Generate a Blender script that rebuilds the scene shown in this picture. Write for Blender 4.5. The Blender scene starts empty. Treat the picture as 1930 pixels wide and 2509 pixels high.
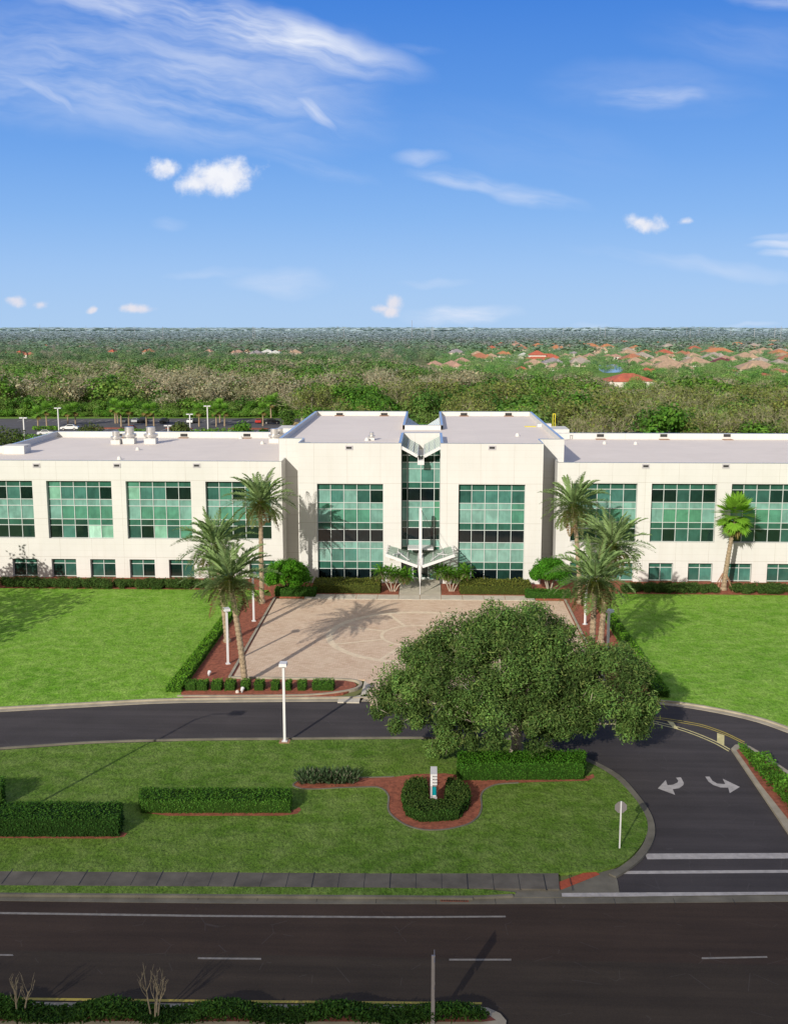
import bpy, bmesh, math, random
import numpy as np
from mathutils import Vector, Matrix

scn = bpy.context.scene
col = scn.collection
R = math.radians

# ------------------------------------------------------------------ camera / survey
F = 2280.0 * 1930 / 1680          # focal length in photo pixels
CX, CY, H = 965.0, 1254.5, 29.0
TH = R(9.8287); YAW = R(1.8564)
cf = Vector((-math.sin(YAW)*math.cos(TH), math.cos(YAW)*math.cos(TH), -math.sin(TH)))
cr = Vector((math.cos(YAW), math.sin(YAW), 0))
cu = cr.cross(cf)
def at(px, py, z=0.0):
    """survey a photo point lying at height z -> world point"""
    d = cf + cr*((px-CX)/F) - cu*((py-CY)/F)
    t = (z-H)/d.z
    return Vector((d.x*t, d.y*t, z))
def atD(px, py, D):
    d = cf + cr*((px-CX)/F) - cu*((py-CY)/F)
    t = D/d.y
    return Vector((d.x*t, D, H+d.z*t))
def pix(p):
    v = Vector(p) - Vector((0, 0, H)); c = v.dot(cf)
    return CX+F*v.dot(cr)/c, CY-F*v.dot(cu)/c
MIR = -0.9                          # symmetry axis of the forecourt
def mir(p): return Vector((2*MIR-p[0], p[1], p[2]))

cam = bpy.data.cameras.new("camera")
camo = bpy.data.objects.new("camera", cam); col.objects.link(camo)
m = Matrix((cr, cu, -cf)).transposed().to_4x4(); m.translation = Vector((0, 0, H))
camo.matrix_world = m
cam.sensor_fit = 'VERTICAL'; cam.sensor_height = 24.0; cam.sensor_width = 24.0
cam.lens = 24.0*F/2509.0
cam.clip_start = 0.5; cam.clip_end = 40000
scn.camera = camo

# ------------------------------------------------------------------ light
SUN_EL, SUN_AZ = R(23.3), R(23.6)   # light travels towards +Y and a little +X
sd = Vector((math.sin(SUN_AZ)*math.cos(SUN_EL), math.cos(SUN_AZ)*math.cos(SUN_EL), -math.sin(SUN_EL)))
sun = bpy.data.lights.new("sun", 'SUN'); sun.energy = 5.0; sun.angle = R(0.5); sun.color = (1.0, 0.94, 0.84)
suno = bpy.data.objects.new("sun", sun); col.objects.link(suno)
suno.rotation_euler = sd.to_track_quat('-Z', 'Y').to_euler()
suno.location = (-30, -60, 60)

scn.view_settings.view_transform = 'Standard'; scn.view_settings.look = 'None'
scn.view_settings.exposure = 0; scn.view_settings.gamma = 1
scn.cycles.max_bounces = 5; scn.cycles.diffuse_bounces = 3; scn.cycles.glossy_bounces = 2
scn.cycles.transparent_max_bounces = 8; scn.cycles.transmission_bounces = 4
scn.cycles.use_denoising = True
scn.cycles.sample_clamp_indirect = 6

# ------------------------------------------------------------------ node helper
class NT:
    def __init__(s, tree): s.t = tree; s.n = tree.nodes; s.l = tree.links
    def __call__(s, typ, ins=None, **kw):
        n = s.n.new(typ)
        for k, v in kw.items(): setattr(n, k, v)
        for k, v in (ins or {}).items():
            sock = n.inputs[k]
            if hasattr(v, 'is_output') or isinstance(v, bpy.types.NodeSocket): s.l.new(v, sock)
            else: sock.default_value = v
        return n
    def math(s, op, a, b=0.0, c=0.0, clamp=False):
        n = s('ShaderNodeMath', {0: a, 1: b, 2: c}, operation=op, use_clamp=clamp); return n.outputs[0]
    def mix(s, f, a, b, blend='MIX'):
        n = s.n.new('ShaderNodeMix'); n.data_type = 'RGBA'; n.blend_type = blend; n.clamp_factor = True
        for i, v in ((0, f), (6, a), (7, b)):
            if isinstance(v, bpy.types.NodeSocket): s.l.new(v, n.inputs[i])
            else:
                if i != 0 and len(v) == 3: v = (*v, 1)
                n.inputs[i].default_value = v
        return n.outputs[2]
    def noise(s, vec, scale, detail=4, rough=0.55, dist=0.0):
        n = s('ShaderNodeTexNoise', {'Scale': scale, 'Detail': detail, 'Roughness': rough, 'Distortion': dist})
        if vec is not None: s.l.new(vec, n.inputs['Vector'])
        return n.outputs['Fac']
    def smooth(s, v, a, b, lo=0.0, hi=1.0):
        n = s('ShaderNodeMapRange', {0: v, 1: a, 2: b, 3: lo, 4: hi}, interpolation_type='SMOOTHSTEP'); return n.outputs[0]
    def lin(s, v, a, b, lo=0.0, hi=1.0):
        n = s('ShaderNodeMapRange', {0: v, 1: a, 2: b, 3: lo, 4: hi}); return n.outputs[0]

def c4(c): return (c[0], c[1], c[2], 1.0)
MATS = {}
def new_mat(name):
    m = bpy.data.materials.new(name); m.use_nodes = True
    t = NT(m.node_tree); b = m.node_tree.nodes['Principled BSDF']
    return m, t, b
def simple(name, c, rough=0.7, metal=0.0, var=0.12, scale=3.0, bump=0.0, spec=0.35):
    m, t, b = new_mat(name)
    pos = t('ShaderNodeNewGeometry').outputs['Position']
    n = t.noise(pos, scale, 5, 0.6)
    lo = tuple(max(0, x*(1-var)) for x in c); hi = tuple(x*(1+var) for x in c)
    t.l.new(t.mix(t.lin(n, 0.3, 0.7), lo, hi), b.inputs['Base Color'])
    b.inputs['Roughness'].default_value = rough; b.inputs['Metallic'].default_value = metal
    b.inputs['Specular IOR Level'].default_value = spec
    if bump:
        bn = t('ShaderNodeBump', {'Strength': bump, 'Distance': 0.05, 'Height': t.noise(pos, scale*6, 4)})
        t.l.new(bn.outputs[0], b.inputs['Normal'])
    MATS[name] = m; return m

# grass
def grass(name, c1, c2, c3, fine=9.0):
    m, t, b = new_mat(name)
    pos = t('ShaderNodeNewGeometry').outputs['Position']
    big = t.noise(pos, 0.11, 4, 0.6, 0.6); mid = t.noise(pos, 0.8, 4, 0.65)
    mp = t('ShaderNodeMapping', {'Vector': pos, 'Scale': (1.0, 0.45, 1.0)}).outputs[0]
    fin = t.noise(mp, fine, 3, 0.75, 0.4); ff = t.noise(mp, fine*3.1, 2, 0.7)
    c = t.mix(t.lin(big, 0.32, 0.68), c1, c2)
    c = t.mix(t.math('MULTIPLY', t.lin(mid, 0.40, 0.68), 0.7), c, c3)
    f = t.math('ADD', t.lin(fin, 0.25, 0.75, -0.5, 0.5), t.lin(ff, 0.25, 0.75, -0.35, 0.35))
    f = t.math('ADD', 1.0, t.math('MULTIPLY', f, 1.0), clamp=False)
    c = t.mix(1.0, c, t('ShaderNodeCombineXYZ', {0: f, 1: f, 2: f}).outputs[0], 'MULTIPLY')
    t.l.new(c, b.inputs['Base Color']); b.inputs['Roughness'].default_value = 0.9
    b.inputs['Specular IOR Level'].default_value = 0.1
    bn = t('ShaderNodeBump', {'Strength': 0.8, 'Distance': 0.12, 'Height': t.math('ADD', fin, t.math('MULTIPLY', mid, 1.5))})
    t.l.new(bn.outputs[0], b.inputs['Normal'])
    MATS[name] = m
grass('lawn_grass', (0.115, 0.265, 0.018), (0.18, 0.345, 0.036), (0.28, 0.42, 0.09), 6.0)
grass('shaded_island_grass', (0.07, 0.145, 0.014), (0.11, 0.19, 0.026), (0.18, 0.245, 0.065), 6.5)  # darkened so the foreground shade sits in the grass colour
grass('field_grass', (0.10, 0.22, 0.03), (0.14, 0.25, 0.04), (0.2, 0.27, 0.08), 3.0)

# asphalt
def asphalt(name, c, streak, var=0.25, seam=None):
    m, t, b = new_mat(name)
    pos = t('ShaderNodeNewGeometry').outputs['Position']
    mp = t('ShaderNodeMapping', {'Vector': pos, 'Scale': (0.06, 1.0, 1.0)}).outputs[0]
    a = t.noise(mp, streak, 4, 0.6); d = t.noise(pos, 14.0, 3, 0.7); e = t.noise(pos, 0.25, 3)
    f = t.math('ADD', t.lin(a, 0.3, 0.7, 1-var, 1+var), t.lin(d, 0.3, 0.7, -0.16, 0.16))
    f = t.math('MULTIPLY', f, t.lin(e, 0.3, 0.7, 0.88, 1.12))
    cc = t.mix(1.0, c, t('ShaderNodeCombineXYZ', {0: f, 1: f, 2: f}).outputs[0], 'MULTIPLY')
    if seam:
        ys = t('ShaderNodeSeparateXYZ', {0: pos}).outputs[1]
        wob = t.math('ADD', ys, t.lin(t.noise(pos, 1.5, 3), 0, 1, -0.12, 0.12))
        cc = t.mix(t.lin(wob, seam-0.08, seam+0.08), t.mix(1.0, cc, (0.92, 1.04, 1.05), 'MULTIPLY'), cc)
    vo = t('ShaderNodeTexVoronoi', {'Vector': pos, 'Scale': 0.35}, feature='DISTANCE_TO_EDGE').outputs['Distance']
    wv = t.noise(pos, 0.6, 2)
    ck = t.math('MULTIPLY', t.math('LESS_THAN', vo, 0.006), t.math('GREATER_THAN', wv, 0.56))
    cc = t.mix(t.math('MULTIPLY', ck, 0.13), cc, (0.16, 0.15, 0.15))
    t.l.new(cc, b.inputs['Base Color']); b.inputs['Roughness'].default_value = 0.85
    b.inputs['Specular IOR Level'].default_value = 0.25
    bn = t('ShaderNodeBump', {'Strength': 0.25, 'Distance': 0.02, 'Height': t.noise(pos, 30, 3)})
    t.l.new(bn.outputs[0], b.inputs['Normal'])
    MATS[name] = m
asphalt('drive_asphalt', (0.054, 0.047, 0.047), 0.8)
asphalt('shaded_road_asphalt', (0.046, 0.030, 0.0205), 1.1, 0.22, 45.6)  # darkening of the near road is put into this base colour
asphalt('parking_asphalt', (0.10, 0.095, 0.095), 0.5)

# leaf material driven by the colour attribute
def leaf(name, trans=0.25, rough=0.7):
    m, t, b = new_mat(name)
    a = t('ShaderNodeVertexColor', layer_name='Col').outputs['Color']
    t.l.new(a, b.inputs['Base Color']); b.inputs['Roughness'].default_value = rough
    b.inputs['Specular IOR Level'].default_value = 0.12
    tr = t('ShaderNodeBsdfTranslucent', {'Color': t.mix(1.0, a, (1.1, 1.15, 0.5), 'MULTIPLY')})
    mx = t('ShaderNodeMixShader', {0: trans, 1: b.outputs[0], 2: tr.outputs[0]})
    t.l.new(mx.outputs[0], t.n['Material Output'].inputs['Surface'])
    MATS[name] = m
leaf('leaf'); leaf('twig', 0.0, 0.8)

simple('concrete', (0.50, 0.45, 0.37), 0.85, var=0.15, scale=1.2, bump=0.1)
simple('kerb', (0.33, 0.29, 0.22), 0.85, var=0.22, scale=0.9, bump=0.1)
simple('shaded_sidewalk_concrete', (0.115, 0.102, 0.083), 0.9, var=0.3, scale=0.7, bump=0.1)  # toned down, roadside shade painted into the colour
simple('shaded_street_concrete', (0.145, 0.132, 0.102), 0.9, var=0.3, scale=0.6, bump=0.1)  # kerb and gutter colour lowered to stand in for foreground shade
simple('white_paint', (0.40, 0.37, 0.345), 0.6, var=0.2, scale=2.5)  # dimmed in colour to help darken the foreground
simple('shaded_road_paint', (0.23, 0.21, 0.185), 0.7, var=0.25, scale=3.5)  # shaded version of the white paint for the near road
simple('yellow_paint', (0.42, 0.33, 0.06), 0.7, var=0.2, scale=2)
simple('pale_yellow_paint', (0.60, 0.53, 0.25), 0.7, var=0.2, scale=2)
simple('mulch', (0.27, 0.085, 0.048), 0.95, var=0.42, scale=3.5, bump=0.5)
simple('red_paver', (0.36, 0.075, 0.035), 0.85, var=0.2, scale=4)
simple('soil', (0.30, 0.17, 0.10), 0.95, var=0.3, scale=3)
simple('white_metal', (0.62, 0.61, 0.61), 0.4, var=0.04)
simple('grey_metal', (0.42, 0.42, 0.43), 0.4, 0.6, var=0.08)
simple('galvanised', (0.62, 0.60, 0.57), 0.32, 0.75, var=0.12, scale=4)
simple('sign_back', (0.24, 0.22, 0.22), 0.5, 0.3, var=0.06)
simple('coping', (0.50, 0.53, 0.58), 0.22, 0.6, var=0.05)
simple('frame_metal', (0.50, 0.54, 0.52), 0.4, 0.0, var=0.04)
simple('dark', (0.03, 0.03, 0.03), 0.7)
simple('rust', (0.16, 0.05, 0.03), 0.8, var=0.3)
simple('shaded_bark', (0.20, 0.165, 0.11), 0.95, var=0.35, scale=4, bump=0.6)  # darker than the pale bark, paints shade onto the saplings
simple('pale_bark', (0.38, 0.33, 0.26), 0.95, var=0.3, scale=3, bump=0.4)
simple('palm_bark', (0.31, 0.235, 0.155), 0.95, var=0.4, scale=7, bump=0.8)
simple('teal', (0.0, 0.22, 0.26), 0.4, var=0.05)
simple('stone_grey', (0.42, 0.40, 0.42), 0.6, var=0.08)
simple('yellow_safety', (0.75, 0.62, 0.03), 0.5, var=0.05)
simple('tyre', (0.02, 0.02, 0.02), 0.8)
simple('number_bronze', (0.42, 0.37, 0.26), 0.5, 0.2, var=0.1)
simple('mesh_cage', (0.05, 0.05, 0.05), 0.7)
simple('stone', (0.55, 0.50, 0.44), 0.9, var=0.3, scale=6)
simple('house_wall', (0.46, 0.39, 0.31), 0.9, var=0.06)
simple('house_wall_white', (0.62, 0.58, 0.52), 0.9, var=0.05)
for nm, c in dict(terracotta=(0.36, 0.15, 0.085), red=(0.40, 0.105, 0.06), tan=(0.38, 0.265, 0.18), pink=(0.37, 0.225, 0.17),
                  grey=(0.34, 0.29, 0.25), slate=(0.26, 0.235, 0.25), white=(0.52, 0.52, 0.49), maroon=(0.14, 0.035, 0.04), orange=(0.42, 0.18, 0.085)).items():
    m, t, b = new_mat('roof_'+nm)
    tc = t('ShaderNodeNewGeometry').outputs['Position']
    w = t('ShaderNodeTexWave', {'Vector': tc, 'Scale': 3.0, 'Distortion': 1.0, 'Detail': 1.0}, bands_direction='Z').outputs['Fac']
    n = t.noise(tc, 0.6, 4, 0.6)
    ff = t.math('ADD', t.lin(n, 0.3, 0.7, 0.78, 1.15), t.lin(w, 0, 1, -0.08, 0.08))
    t.l.new(t.mix(1.0, c, t('ShaderNodeCombineXYZ', {0: ff, 1: ff, 2: ff}).outputs[0], 'MULTIPLY'), b.inputs['Base Color'])
    b.inputs['Roughness'].default_value = 0.9; MATS['roof_'+nm] = m
for nm, c in dict(car_white=(0.78, 0.78, 0.76), car_black=(0.012, 0.013, 0.015), car_grey=(0.09, 0.10, 0.11), car_red=(0.45, 0.03, 0.02), car_silver=(0.45, 0.46, 0.47), car_tan=(0.35, 0.27, 0.14)).items():
    m = simple(nm, c, 0.25, 0.1, var=0.02, spec=0.6); m.node_tree.nodes['Principled BSDF'].inputs['Coat Weight'].default_value = 0.6
simple('car_glass', (0.02, 0.025, 0.03), 0.06, spec=0.8)

# facade: cream panels with fine joints
m, t, b = new_mat('facade')
pos = t('ShaderNodeNewGeometry').outputs['Position']
sp = t('ShaderNodeSeparateXYZ', {0: pos})
def joint(v, period, off, w):
    global t
    x = t.math('FRACT', t.math('DIVIDE', t.math('ADD', v, off), period))
    return t.math('LESS_THAN', x, w/period)
jh = joint(sp.outputs[2], 0.755, 1000*0.755 - 0.30, 0.018)
jb = joint(sp.outputs[2], 4.53, 1000*4.53 - 0.30 - 2.25, 0.035)
jv = joint(sp.outputs[0], 3.74, 500*3.74 + 1.65, 0.028)
jv2 = joint(sp.outputs[0], 1.87, 500*3.74 + 1.65, 0.012)
j = t.math('MAXIMUM', t.math('MULTIPLY', jh, 0.30), t.math('MAXIMUM', t.math('MULTIPLY', jv, 0.55), t.math('MULTIPLY', jb, 0.6)))
j = t.math('MAXIMUM', j, t.math('MULTIPLY', jv2, 0.16))
n1 = t.noise(pos, 0.25, 4, 0.6)
mpz = t('ShaderNodeMapping', {'Vector': pos, 'Scale': (2.2, 2.2, 0.12)}).outputs[0]
n2 = t.noise(mpz, 1.0, 4, 0.6)
base = t.mix(t.lin(n1, 0.3, 0.7), (0.565, 0.557, 0.528), (0.61, 0.60, 0.572))
base = t.mix(t.math('MULTIPLY', t.lin(n2, 0.5, 0.8), 0.22), base, (0.46, 0.42, 0.36))
base = t.mix(j, base, (0.28, 0.24, 0.18))
t.l.new(base, b.inputs['Base Color']); b.inputs['Roughness'].default_value = 0.85; b.inputs['Specular IOR Level'].default_value = 0.2
MATS['facade'] = m

# roof membrane: pale grey sheet with welded seams, ponding stains and scuffs
m, t, b = new_mat('roof_membrane')
pos = t('ShaderNodeNewGeometry').outputs['Position']
s3 = t('ShaderNodeSeparateXYZ', {0: pos}).outputs
seam = t.math('MAXIMUM', joint(s3[1], 3.05, 0.4, 0.05), t.math('MULTIPLY', joint(s3[0], 11.0, 500.0, 0.05), 0.7))
st1 = t.noise(pos, 0.16, 5, 0.65, 0.6); st2 = t.noise(pos, 0.9, 4, 0.65)
base = t.mix(t.lin(st1, 0.35, 0.7), (0.76, 0.68, 0.61), (0.70, 0.625, 0.56))
base = t.mix(t.math('MULTIPLY', t.smooth(st2, 0.58, 0.75), 0.30), base, (0.58, 0.51, 0.44))
base = t.mix(t.math('MULTIPLY', seam, 0.22), base, (0.42, 0.38, 0.36))
t.l.new(base, b.inputs['Base Color']); b.inputs['Roughness'].default_value = 0.7; b.inputs['Specular IOR Level'].default_value = 0.3
MATS['roof_membrane'] = m

# glass: tinted reflective panes
m, t, b = new_mat('glass')
a = t('ShaderNodeVertexColor', layer_name='Col').outputs['Color']
pos = t('ShaderNodeNewGeometry').outputs['Position']
n = t.noise(t('ShaderNodeMapping', {'Vector': pos, 'Scale': (0.9, 0.9, 0.7)}).outputs[0], 1.3, 3, 0.5, 0.5)
nf = t.lin(n, 0.3, 0.7, 0.78, 1.2)
st = t.noise(t('ShaderNodeMapping', {'Vector': pos, 'Scale': (6.0, 6.0, 0.3)}).outputs[0], 1.0, 2, 0.5)
nf = t.math('MULTIPLY', nf, t.lin(st, 0.3, 0.7, 0.93, 1.07))
t.l.new(t.mix(1.0, a, t('ShaderNodeCombineXYZ', {0: nf, 1: nf, 2: nf}).outputs[0], 'MULTIPLY'), b.inputs['Base Color'])
b.inputs['Roughness'].default_value = 0.06; b.inputs['IOR'].default_value = 1.6
bn = t('ShaderNodeBump', {'Strength': 0.04, 'Distance': 0.05, 'Height': t.noise(pos, 0.8, 2)})
t.l.new(bn.outputs[0], b.inputs['Normal'])
MATS['glass'] = m
# clear tinted glass of the canopies
m, t, b = new_mat('canopy_glass')
g = t('ShaderNodeBsdfGlossy', {'Color': (0.9, 0.95, 0.92, 1), 'Roughness': 0.08})
tr = t('ShaderNodeBsdfTransparent', {'Color': (0.55, 0.74, 0.66, 1)})
df = t('ShaderNodeBsdfDiffuse', {'Color': (0.42, 0.50, 0.42, 1)})
m1 = t('ShaderNodeMixShader', {0: 0.42, 1: tr.outputs[0], 2: df.outputs[0]})
m2 = t('ShaderNodeMixShader', {0: 0.12, 1: m1.outputs[0], 2: g.outputs[0]})
t.l.new(m2.outputs[0], t.n['Material Output'].inputs['Surface']); MATS['canopy_glass'] = m

# plaza pavers
m, t, b = new_mat('pavers')
pos = t('ShaderNodeNewGeometry').outputs['Position']
br = t('ShaderNodeTexBrick', {'Vector': pos, 'Color1': (0.52, 0.37, 0.26, 1), 'Color2': (0.66, 0.50, 0.37, 1), 'Mortar': (0.34, 0.25, 0.18, 1),
                              'Scale': 1.0, 'Mortar Size': 0.012, 'Bias': 0.0, 'Brick Width': 0.42, 'Row Height': 0.21})
n = t.noise(pos, 0.5, 5, 0.65); n3 = t.noise(pos, 3.0, 4, 0.7)
cc = t.mix(t.math('MULTIPLY', t.lin(n, 0.35, 0.7), 0.5), br.outputs['Color'], (0.70, 0.57, 0.43))
cc = t.mix(t.math('MULTIPLY', t.lin(n3, 0.5, 0.8), 0.45), cc, (0.48, 0.30, 0.21))
t.l.new(cc, b.inputs['Base Color']); b.inputs['Roughness'].default_value = 0.9; b.inputs['Specular IOR Level'].default_value = 0.15
MATS['pavers'] = m
simple('pale_paver', (0.66, 0.54, 0.39), 0.9, var=0.14, scale=2)

# woodland floor / far terrain
m, t, b = new_mat('terrain')
pos = t('ShaderNodeNewGeometry').outputs['Position']
n = t.noise(pos, 0.02, 6, 0.65); n2 = t.noise(t('ShaderNodeMapping', {'Vector': pos, 'Scale': (1, 0.3, 1)}).outputs[0], 0.004, 5, 0.6)
yy = t('ShaderNodeSeparateXYZ', {0: pos}).outputs[1]
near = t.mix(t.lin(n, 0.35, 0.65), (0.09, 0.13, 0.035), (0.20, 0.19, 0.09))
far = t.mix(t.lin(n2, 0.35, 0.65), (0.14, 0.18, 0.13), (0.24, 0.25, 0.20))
vf = t.mix(t.lin(n2, 0.35, 0.65), (0.24, 0.31, 0.38), (0.30, 0.36, 0.42))  # distance haze painted into the far ground colour
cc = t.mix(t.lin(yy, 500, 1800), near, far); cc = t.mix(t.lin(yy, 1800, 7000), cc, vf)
t.l.new(cc, b.inputs['Base Color']); b.inputs['Roughness'].default_value = 1.0; b.inputs['Specular IOR Level'].default_value = 0.0
MATS['terrain'] = m
m, t, b = new_mat('water')
b.inputs['Base Color'].default_value = (0.03, 0.10, 0.30, 1); b.inputs['Roughness'].default_value = 0.08
pos = t('ShaderNodeNewGeometry').outputs['Position']
bn = t('ShaderNodeBump', {'Strength': 0.02, 'Distance': 0.2, 'Height': t.noise(pos, 0.8, 3)}); t.l.new(bn.outputs[0], b.inputs['Normal'])
MATS['water'] = m
M = MATS

# ------------------------------------------------------------------ object helpers
def tag(o, label=None, cat=None, group=None, kind=None):
    if label: o['label'] = label
    if cat: o['category'] = cat
    if group: o['group'] = group
    if kind: o['kind'] = kind
    return o
def empty(name, loc, label, cat, group=None, rz=0.0):
    o = bpy.data.objects.new(name, None); col.objects.link(o)
    o.empty_display_size = 0.3
    o.location = loc; o.rotation_euler = (0, 0, rz)
    return tag(o, label, cat, group)
def link(name, me, parent=None, mat=None):
    if mat is not None and len(me.materials) == 0: me.materials.append(M[mat] if isinstance(mat, str) else mat)
    o = bpy.data.objects.new(name, me); col.objects.link(o)
    if parent is not None: o.parent = parent
    return o
class MB:
    def __init__(s): s.v = []; s.f = []; s.c = []
    def poly(s, pts, c=None):
        i = len(s.v); s.v += [tuple(p) for p in pts]; s.f.append(tuple(range(i, i+len(pts)))); s.c.append(c or (1, 1, 1)); return s
    def hexa(s, p):   # 8 points: bottom ring 0-3, top ring 4-7
        i = len(s.v); s.v += [tuple(q) for q in p]
        for f in ((3, 2, 1, 0), (4, 5, 6, 7), (0, 1, 5, 4), (1, 2, 6, 5), (2, 3, 7, 6), (3, 0, 4, 7)):
            s.f.append(tuple(i+k for k in f)); s.c.append((1, 1, 1))
        return s
    def box(s, x0, x1, y0, y1, z0, z1):
        return s.hexa([(x0, y0, z0), (x1, y0, z0), (x1, y1, z0), (x0, y1, z0), (x0, y0, z1), (x1, y0, z1), (x1, y1, z1), (x0, y1, z1)])
    def prism(s, pts, z0, z1, bottom=False):
        n = len(pts); i = len(s.v)
        s.v += [(p[0], p[1], z0) for p in pts] + [(p[0], p[1], z1) for p in pts]
        s.f.append(tuple(i+n+k for k in range(n))); s.c.append((1, 1, 1))
        if bottom: s.f.append(tuple(i+n-1-k for k in range(n))); s.c.append((1, 1, 1))
        for k in range(n):
            k2 = (k+1) % n
            s.f.append((i+k, i+k2, i+n+k2, i+n+k)); s.c.append((1, 1, 1))
        return s
    def bar(s, a, b, w, h=None, up=(0, 0, 1)):
        a, b = Vector(a), Vector(b); h = h or w
        d = (b-a).normalized(); u = Vector(up)
        if abs(d.dot(u)) > 0.98: u = Vector((0, 1, 0))
        r = d.cross(u).normalized()*(w/2); u2 = r.cross(d).normalized()*(h/2)
        return s.hexa([a-r-u2, a+r-u2, b+r-u2, b-r-u2, a-r+u2, a+r+u2, b+r+u2, b-r+u2])
    def tube(s, pts, radii, n=8, cap=True):
        i0 = len(s.v); pts = [Vector(p) for p in pts]
        for k, p in enumerate(pts):
            d = (pts[min(k+1, len(pts)-1)] - pts[max(k-1, 0)]).normalized()
            u = Vector((1, 0, 0)) if abs(d.x) < 0.9 else Vector((0, 1, 0))
            a = d.cross(u).normalized(); bb = d.cross(a)
            for q in range(n):
                an = 2*math.pi*q/n
                s.v.append(tuple(p + (a*math.cos(an)+bb*math.sin(an))*radii[k]))
        for k in range(len(pts)-1):
            for q in range(n):
                q2 = (q+1) % n
                s.f.append((i0+k*n+q, i0+(k+1)*n+q, i0+(k+1)*n+q2, i0+k*n+q2)); s.c.append((1, 1, 1))
        if cap:
            s.f.append(tuple(i0+(len(pts)-1)*n+q for q in range(n-1, -1, -1))); s.c.append((1, 1, 1))
            s.f.append(tuple(i0+q for q in range(n))); s.c.append((1, 1, 1))
        return s
    def mesh(s, name, mat, colors=False, smooth=False, bevel=0.0):
        me = bpy.data.meshes.new(name); me.from_pydata(s.v, [], s.f)
        bm = bmesh.new(); bm.from_mesh(me)
        bmesh.ops.recalc_face_normals(bm, faces=bm.faces) if not colors else None
        bm.to_mesh(me); bm.free()
        if colors:
            at_ = me.color_attributes.new('Col', 'FLOAT_COLOR', 'CORNER')
            buf = []
            for p, c in zip(me.polygons, s.c):
                buf += [c[0], c[1], c[2], 1.0]*p.loop_total
            at_.data.foreach_set('color', buf)
        if smooth:
            me.polygons.foreach_set('use_smooth', [True]*len(me.polygons))
        me.materials.append(M[mat] if isinstance(mat, str) else mat)
        return me
    def obj(s, name, mat, parent=None, **kw):
        return link(name, s.mesh(name, mat, **kw), parent)
def struct(o): o['kind'] = 'structure'; return o
def sheet(name, pts, z, mat, parent=None):
    o = MB().poly([(p[0], p[1], z) for p in pts]).obj(name, mat, parent)
    if o.data.polygons[0].normal.z < 0: o.data.flip_normals()
    return o
def slab(name, pts, z0, z1, mat, parent=None):
    return MB().prism(pts, z0, z1).obj(name, mat, parent)
def strip_pts(line, w):
    """polygon running along a polyline with width w to its left (negative: right)"""
    out = []
    for k, p in enumerate(line):
        a = Vector(line[max(k-1, 0)]); b_ = Vector(line[min(k+1, len(line)-1)])
        d = Vector((b_.x-a.x, b_.y-a.y, 0)).normalized(); nrm = Vector((-d.y, d.x, 0))
        out.append(Vector(p)+nrm*w)
    return out
def ribbon(mb, line, w, z0, z1):
    o = strip_pts(line, w)
    for k in range(len(line)-1):
        a, b_, c, d = line[k], line[k+1], o[k+1], o[k]
        i = len(mb.v)
        mb.v += [(q[0], q[1], z0) for q in (a, b_, c, d)]+[(q[0], q[1], z1) for q in (a, b_, c, d)]
        fs = [(4, 5, 6, 7), (0, 1, 5, 4), (2, 3, 7, 6)]
        if k == 0: fs.append((3, 0, 4, 7))
        if k == len(line)-2: fs.append((1, 2, 6, 5))
        for f in fs: mb.f.append(tuple(i+x for x in f)); mb.c.append((1, 1, 1))
    return mb
def smooth_line(pts, n=4):
    """Catmull-Rom through the survey points"""
    P = [Vector(p) for p in pts]; out = []
    for i in range(len(P)-1):
        p0, p1, p2, p3 = P[max(i-1, 0)], P[i], P[i+1], P[min(i+2, len(P)-1)]
        for k in range(n):
            u = k/n
            out.append(0.5*((2*p1)+(p2-p0)*u+(2*p0-5*p1+4*p2-p3)*u*u+(3*p1-p0-3*p2+p3)*u**3))
    out.append(P[-1]); return out

# numpy leaf-card meshes ------------------------------------------------------
def cards(cen, ax, bx, colr):
    """diamond leaf cards"""
    v = np.stack([cen-ax, cen+bx*0.5+ax*0.1, cen+ax, cen-bx*0.5+ax*0.1], 1)
    return v.reshape(-1, 3), np.repeat(colr, 4, 0)
def card_mesh(name, V, C, mat='leaf'):
    n = len(V)//4; me = bpy.data.meshes.new(name)
    me.vertices.add(len(V)); me.vertices.foreach_set('co', V.astype(np.float32).ravel())
    me.loops.add(len(V)); me.loops.foreach_set('vertex_index', np.arange(len(V), dtype=np.int32))
    me.polygons.add(n); me.polygons.foreach_set('loop_start', np.arange(n, dtype=np.int32)*4)
    try: me.polygons.foreach_set('loop_total', np.full(n, 4, np.int32))
    except Exception: pass
    me.update(calc_edges=True)
    a = me.color_attributes.new('Col', 'FLOAT_COLOR', 'POINT')
    c4_ = np.concatenate([np.clip(C, 0, 1), np.ones((len(C), 1))], 1).astype(np.float32)
    a.data.foreach_set('color', c4_.ravel())
    me.materials.append(M[mat]); me.validate(); return me
def unit(a): return a/np.maximum(np.linalg.norm(a, axis=1, keepdims=True), 1e-9)
def rand_cards(rng, cen, nrm, L, W, colr, jit=0.6, up=0.0):
    """cards lying roughly perpendicular to nrm"""
    n = len(cen)
    nn = unit(nrm + rng.normal(0, jit, (n, 3)))
    r = unit(np.cross(nn, rng.normal(0, 1, (n, 3)) + np.array([0, 0, up])))
    b_ = np.cross(nn, r)
    l = (L*rng.uniform(0.65, 1.3, (n, 1)))/2; w = (W*rng.uniform(0.65, 1.3, (n, 1)))
    return cards(cen, b_*l, r*w, colr)
def shade(rng, n, base, var=0.25, warm=0.1):
    f = np.clip(rng.normal(1, var, (n, 1)), 0.4, 1.8)
    c = np.array(base)[None, :]*f
    c[:, 0:1] *= np.clip(rng.normal(1, warm, (n, 1)), 0.6, 1.5)
    return c
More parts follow.
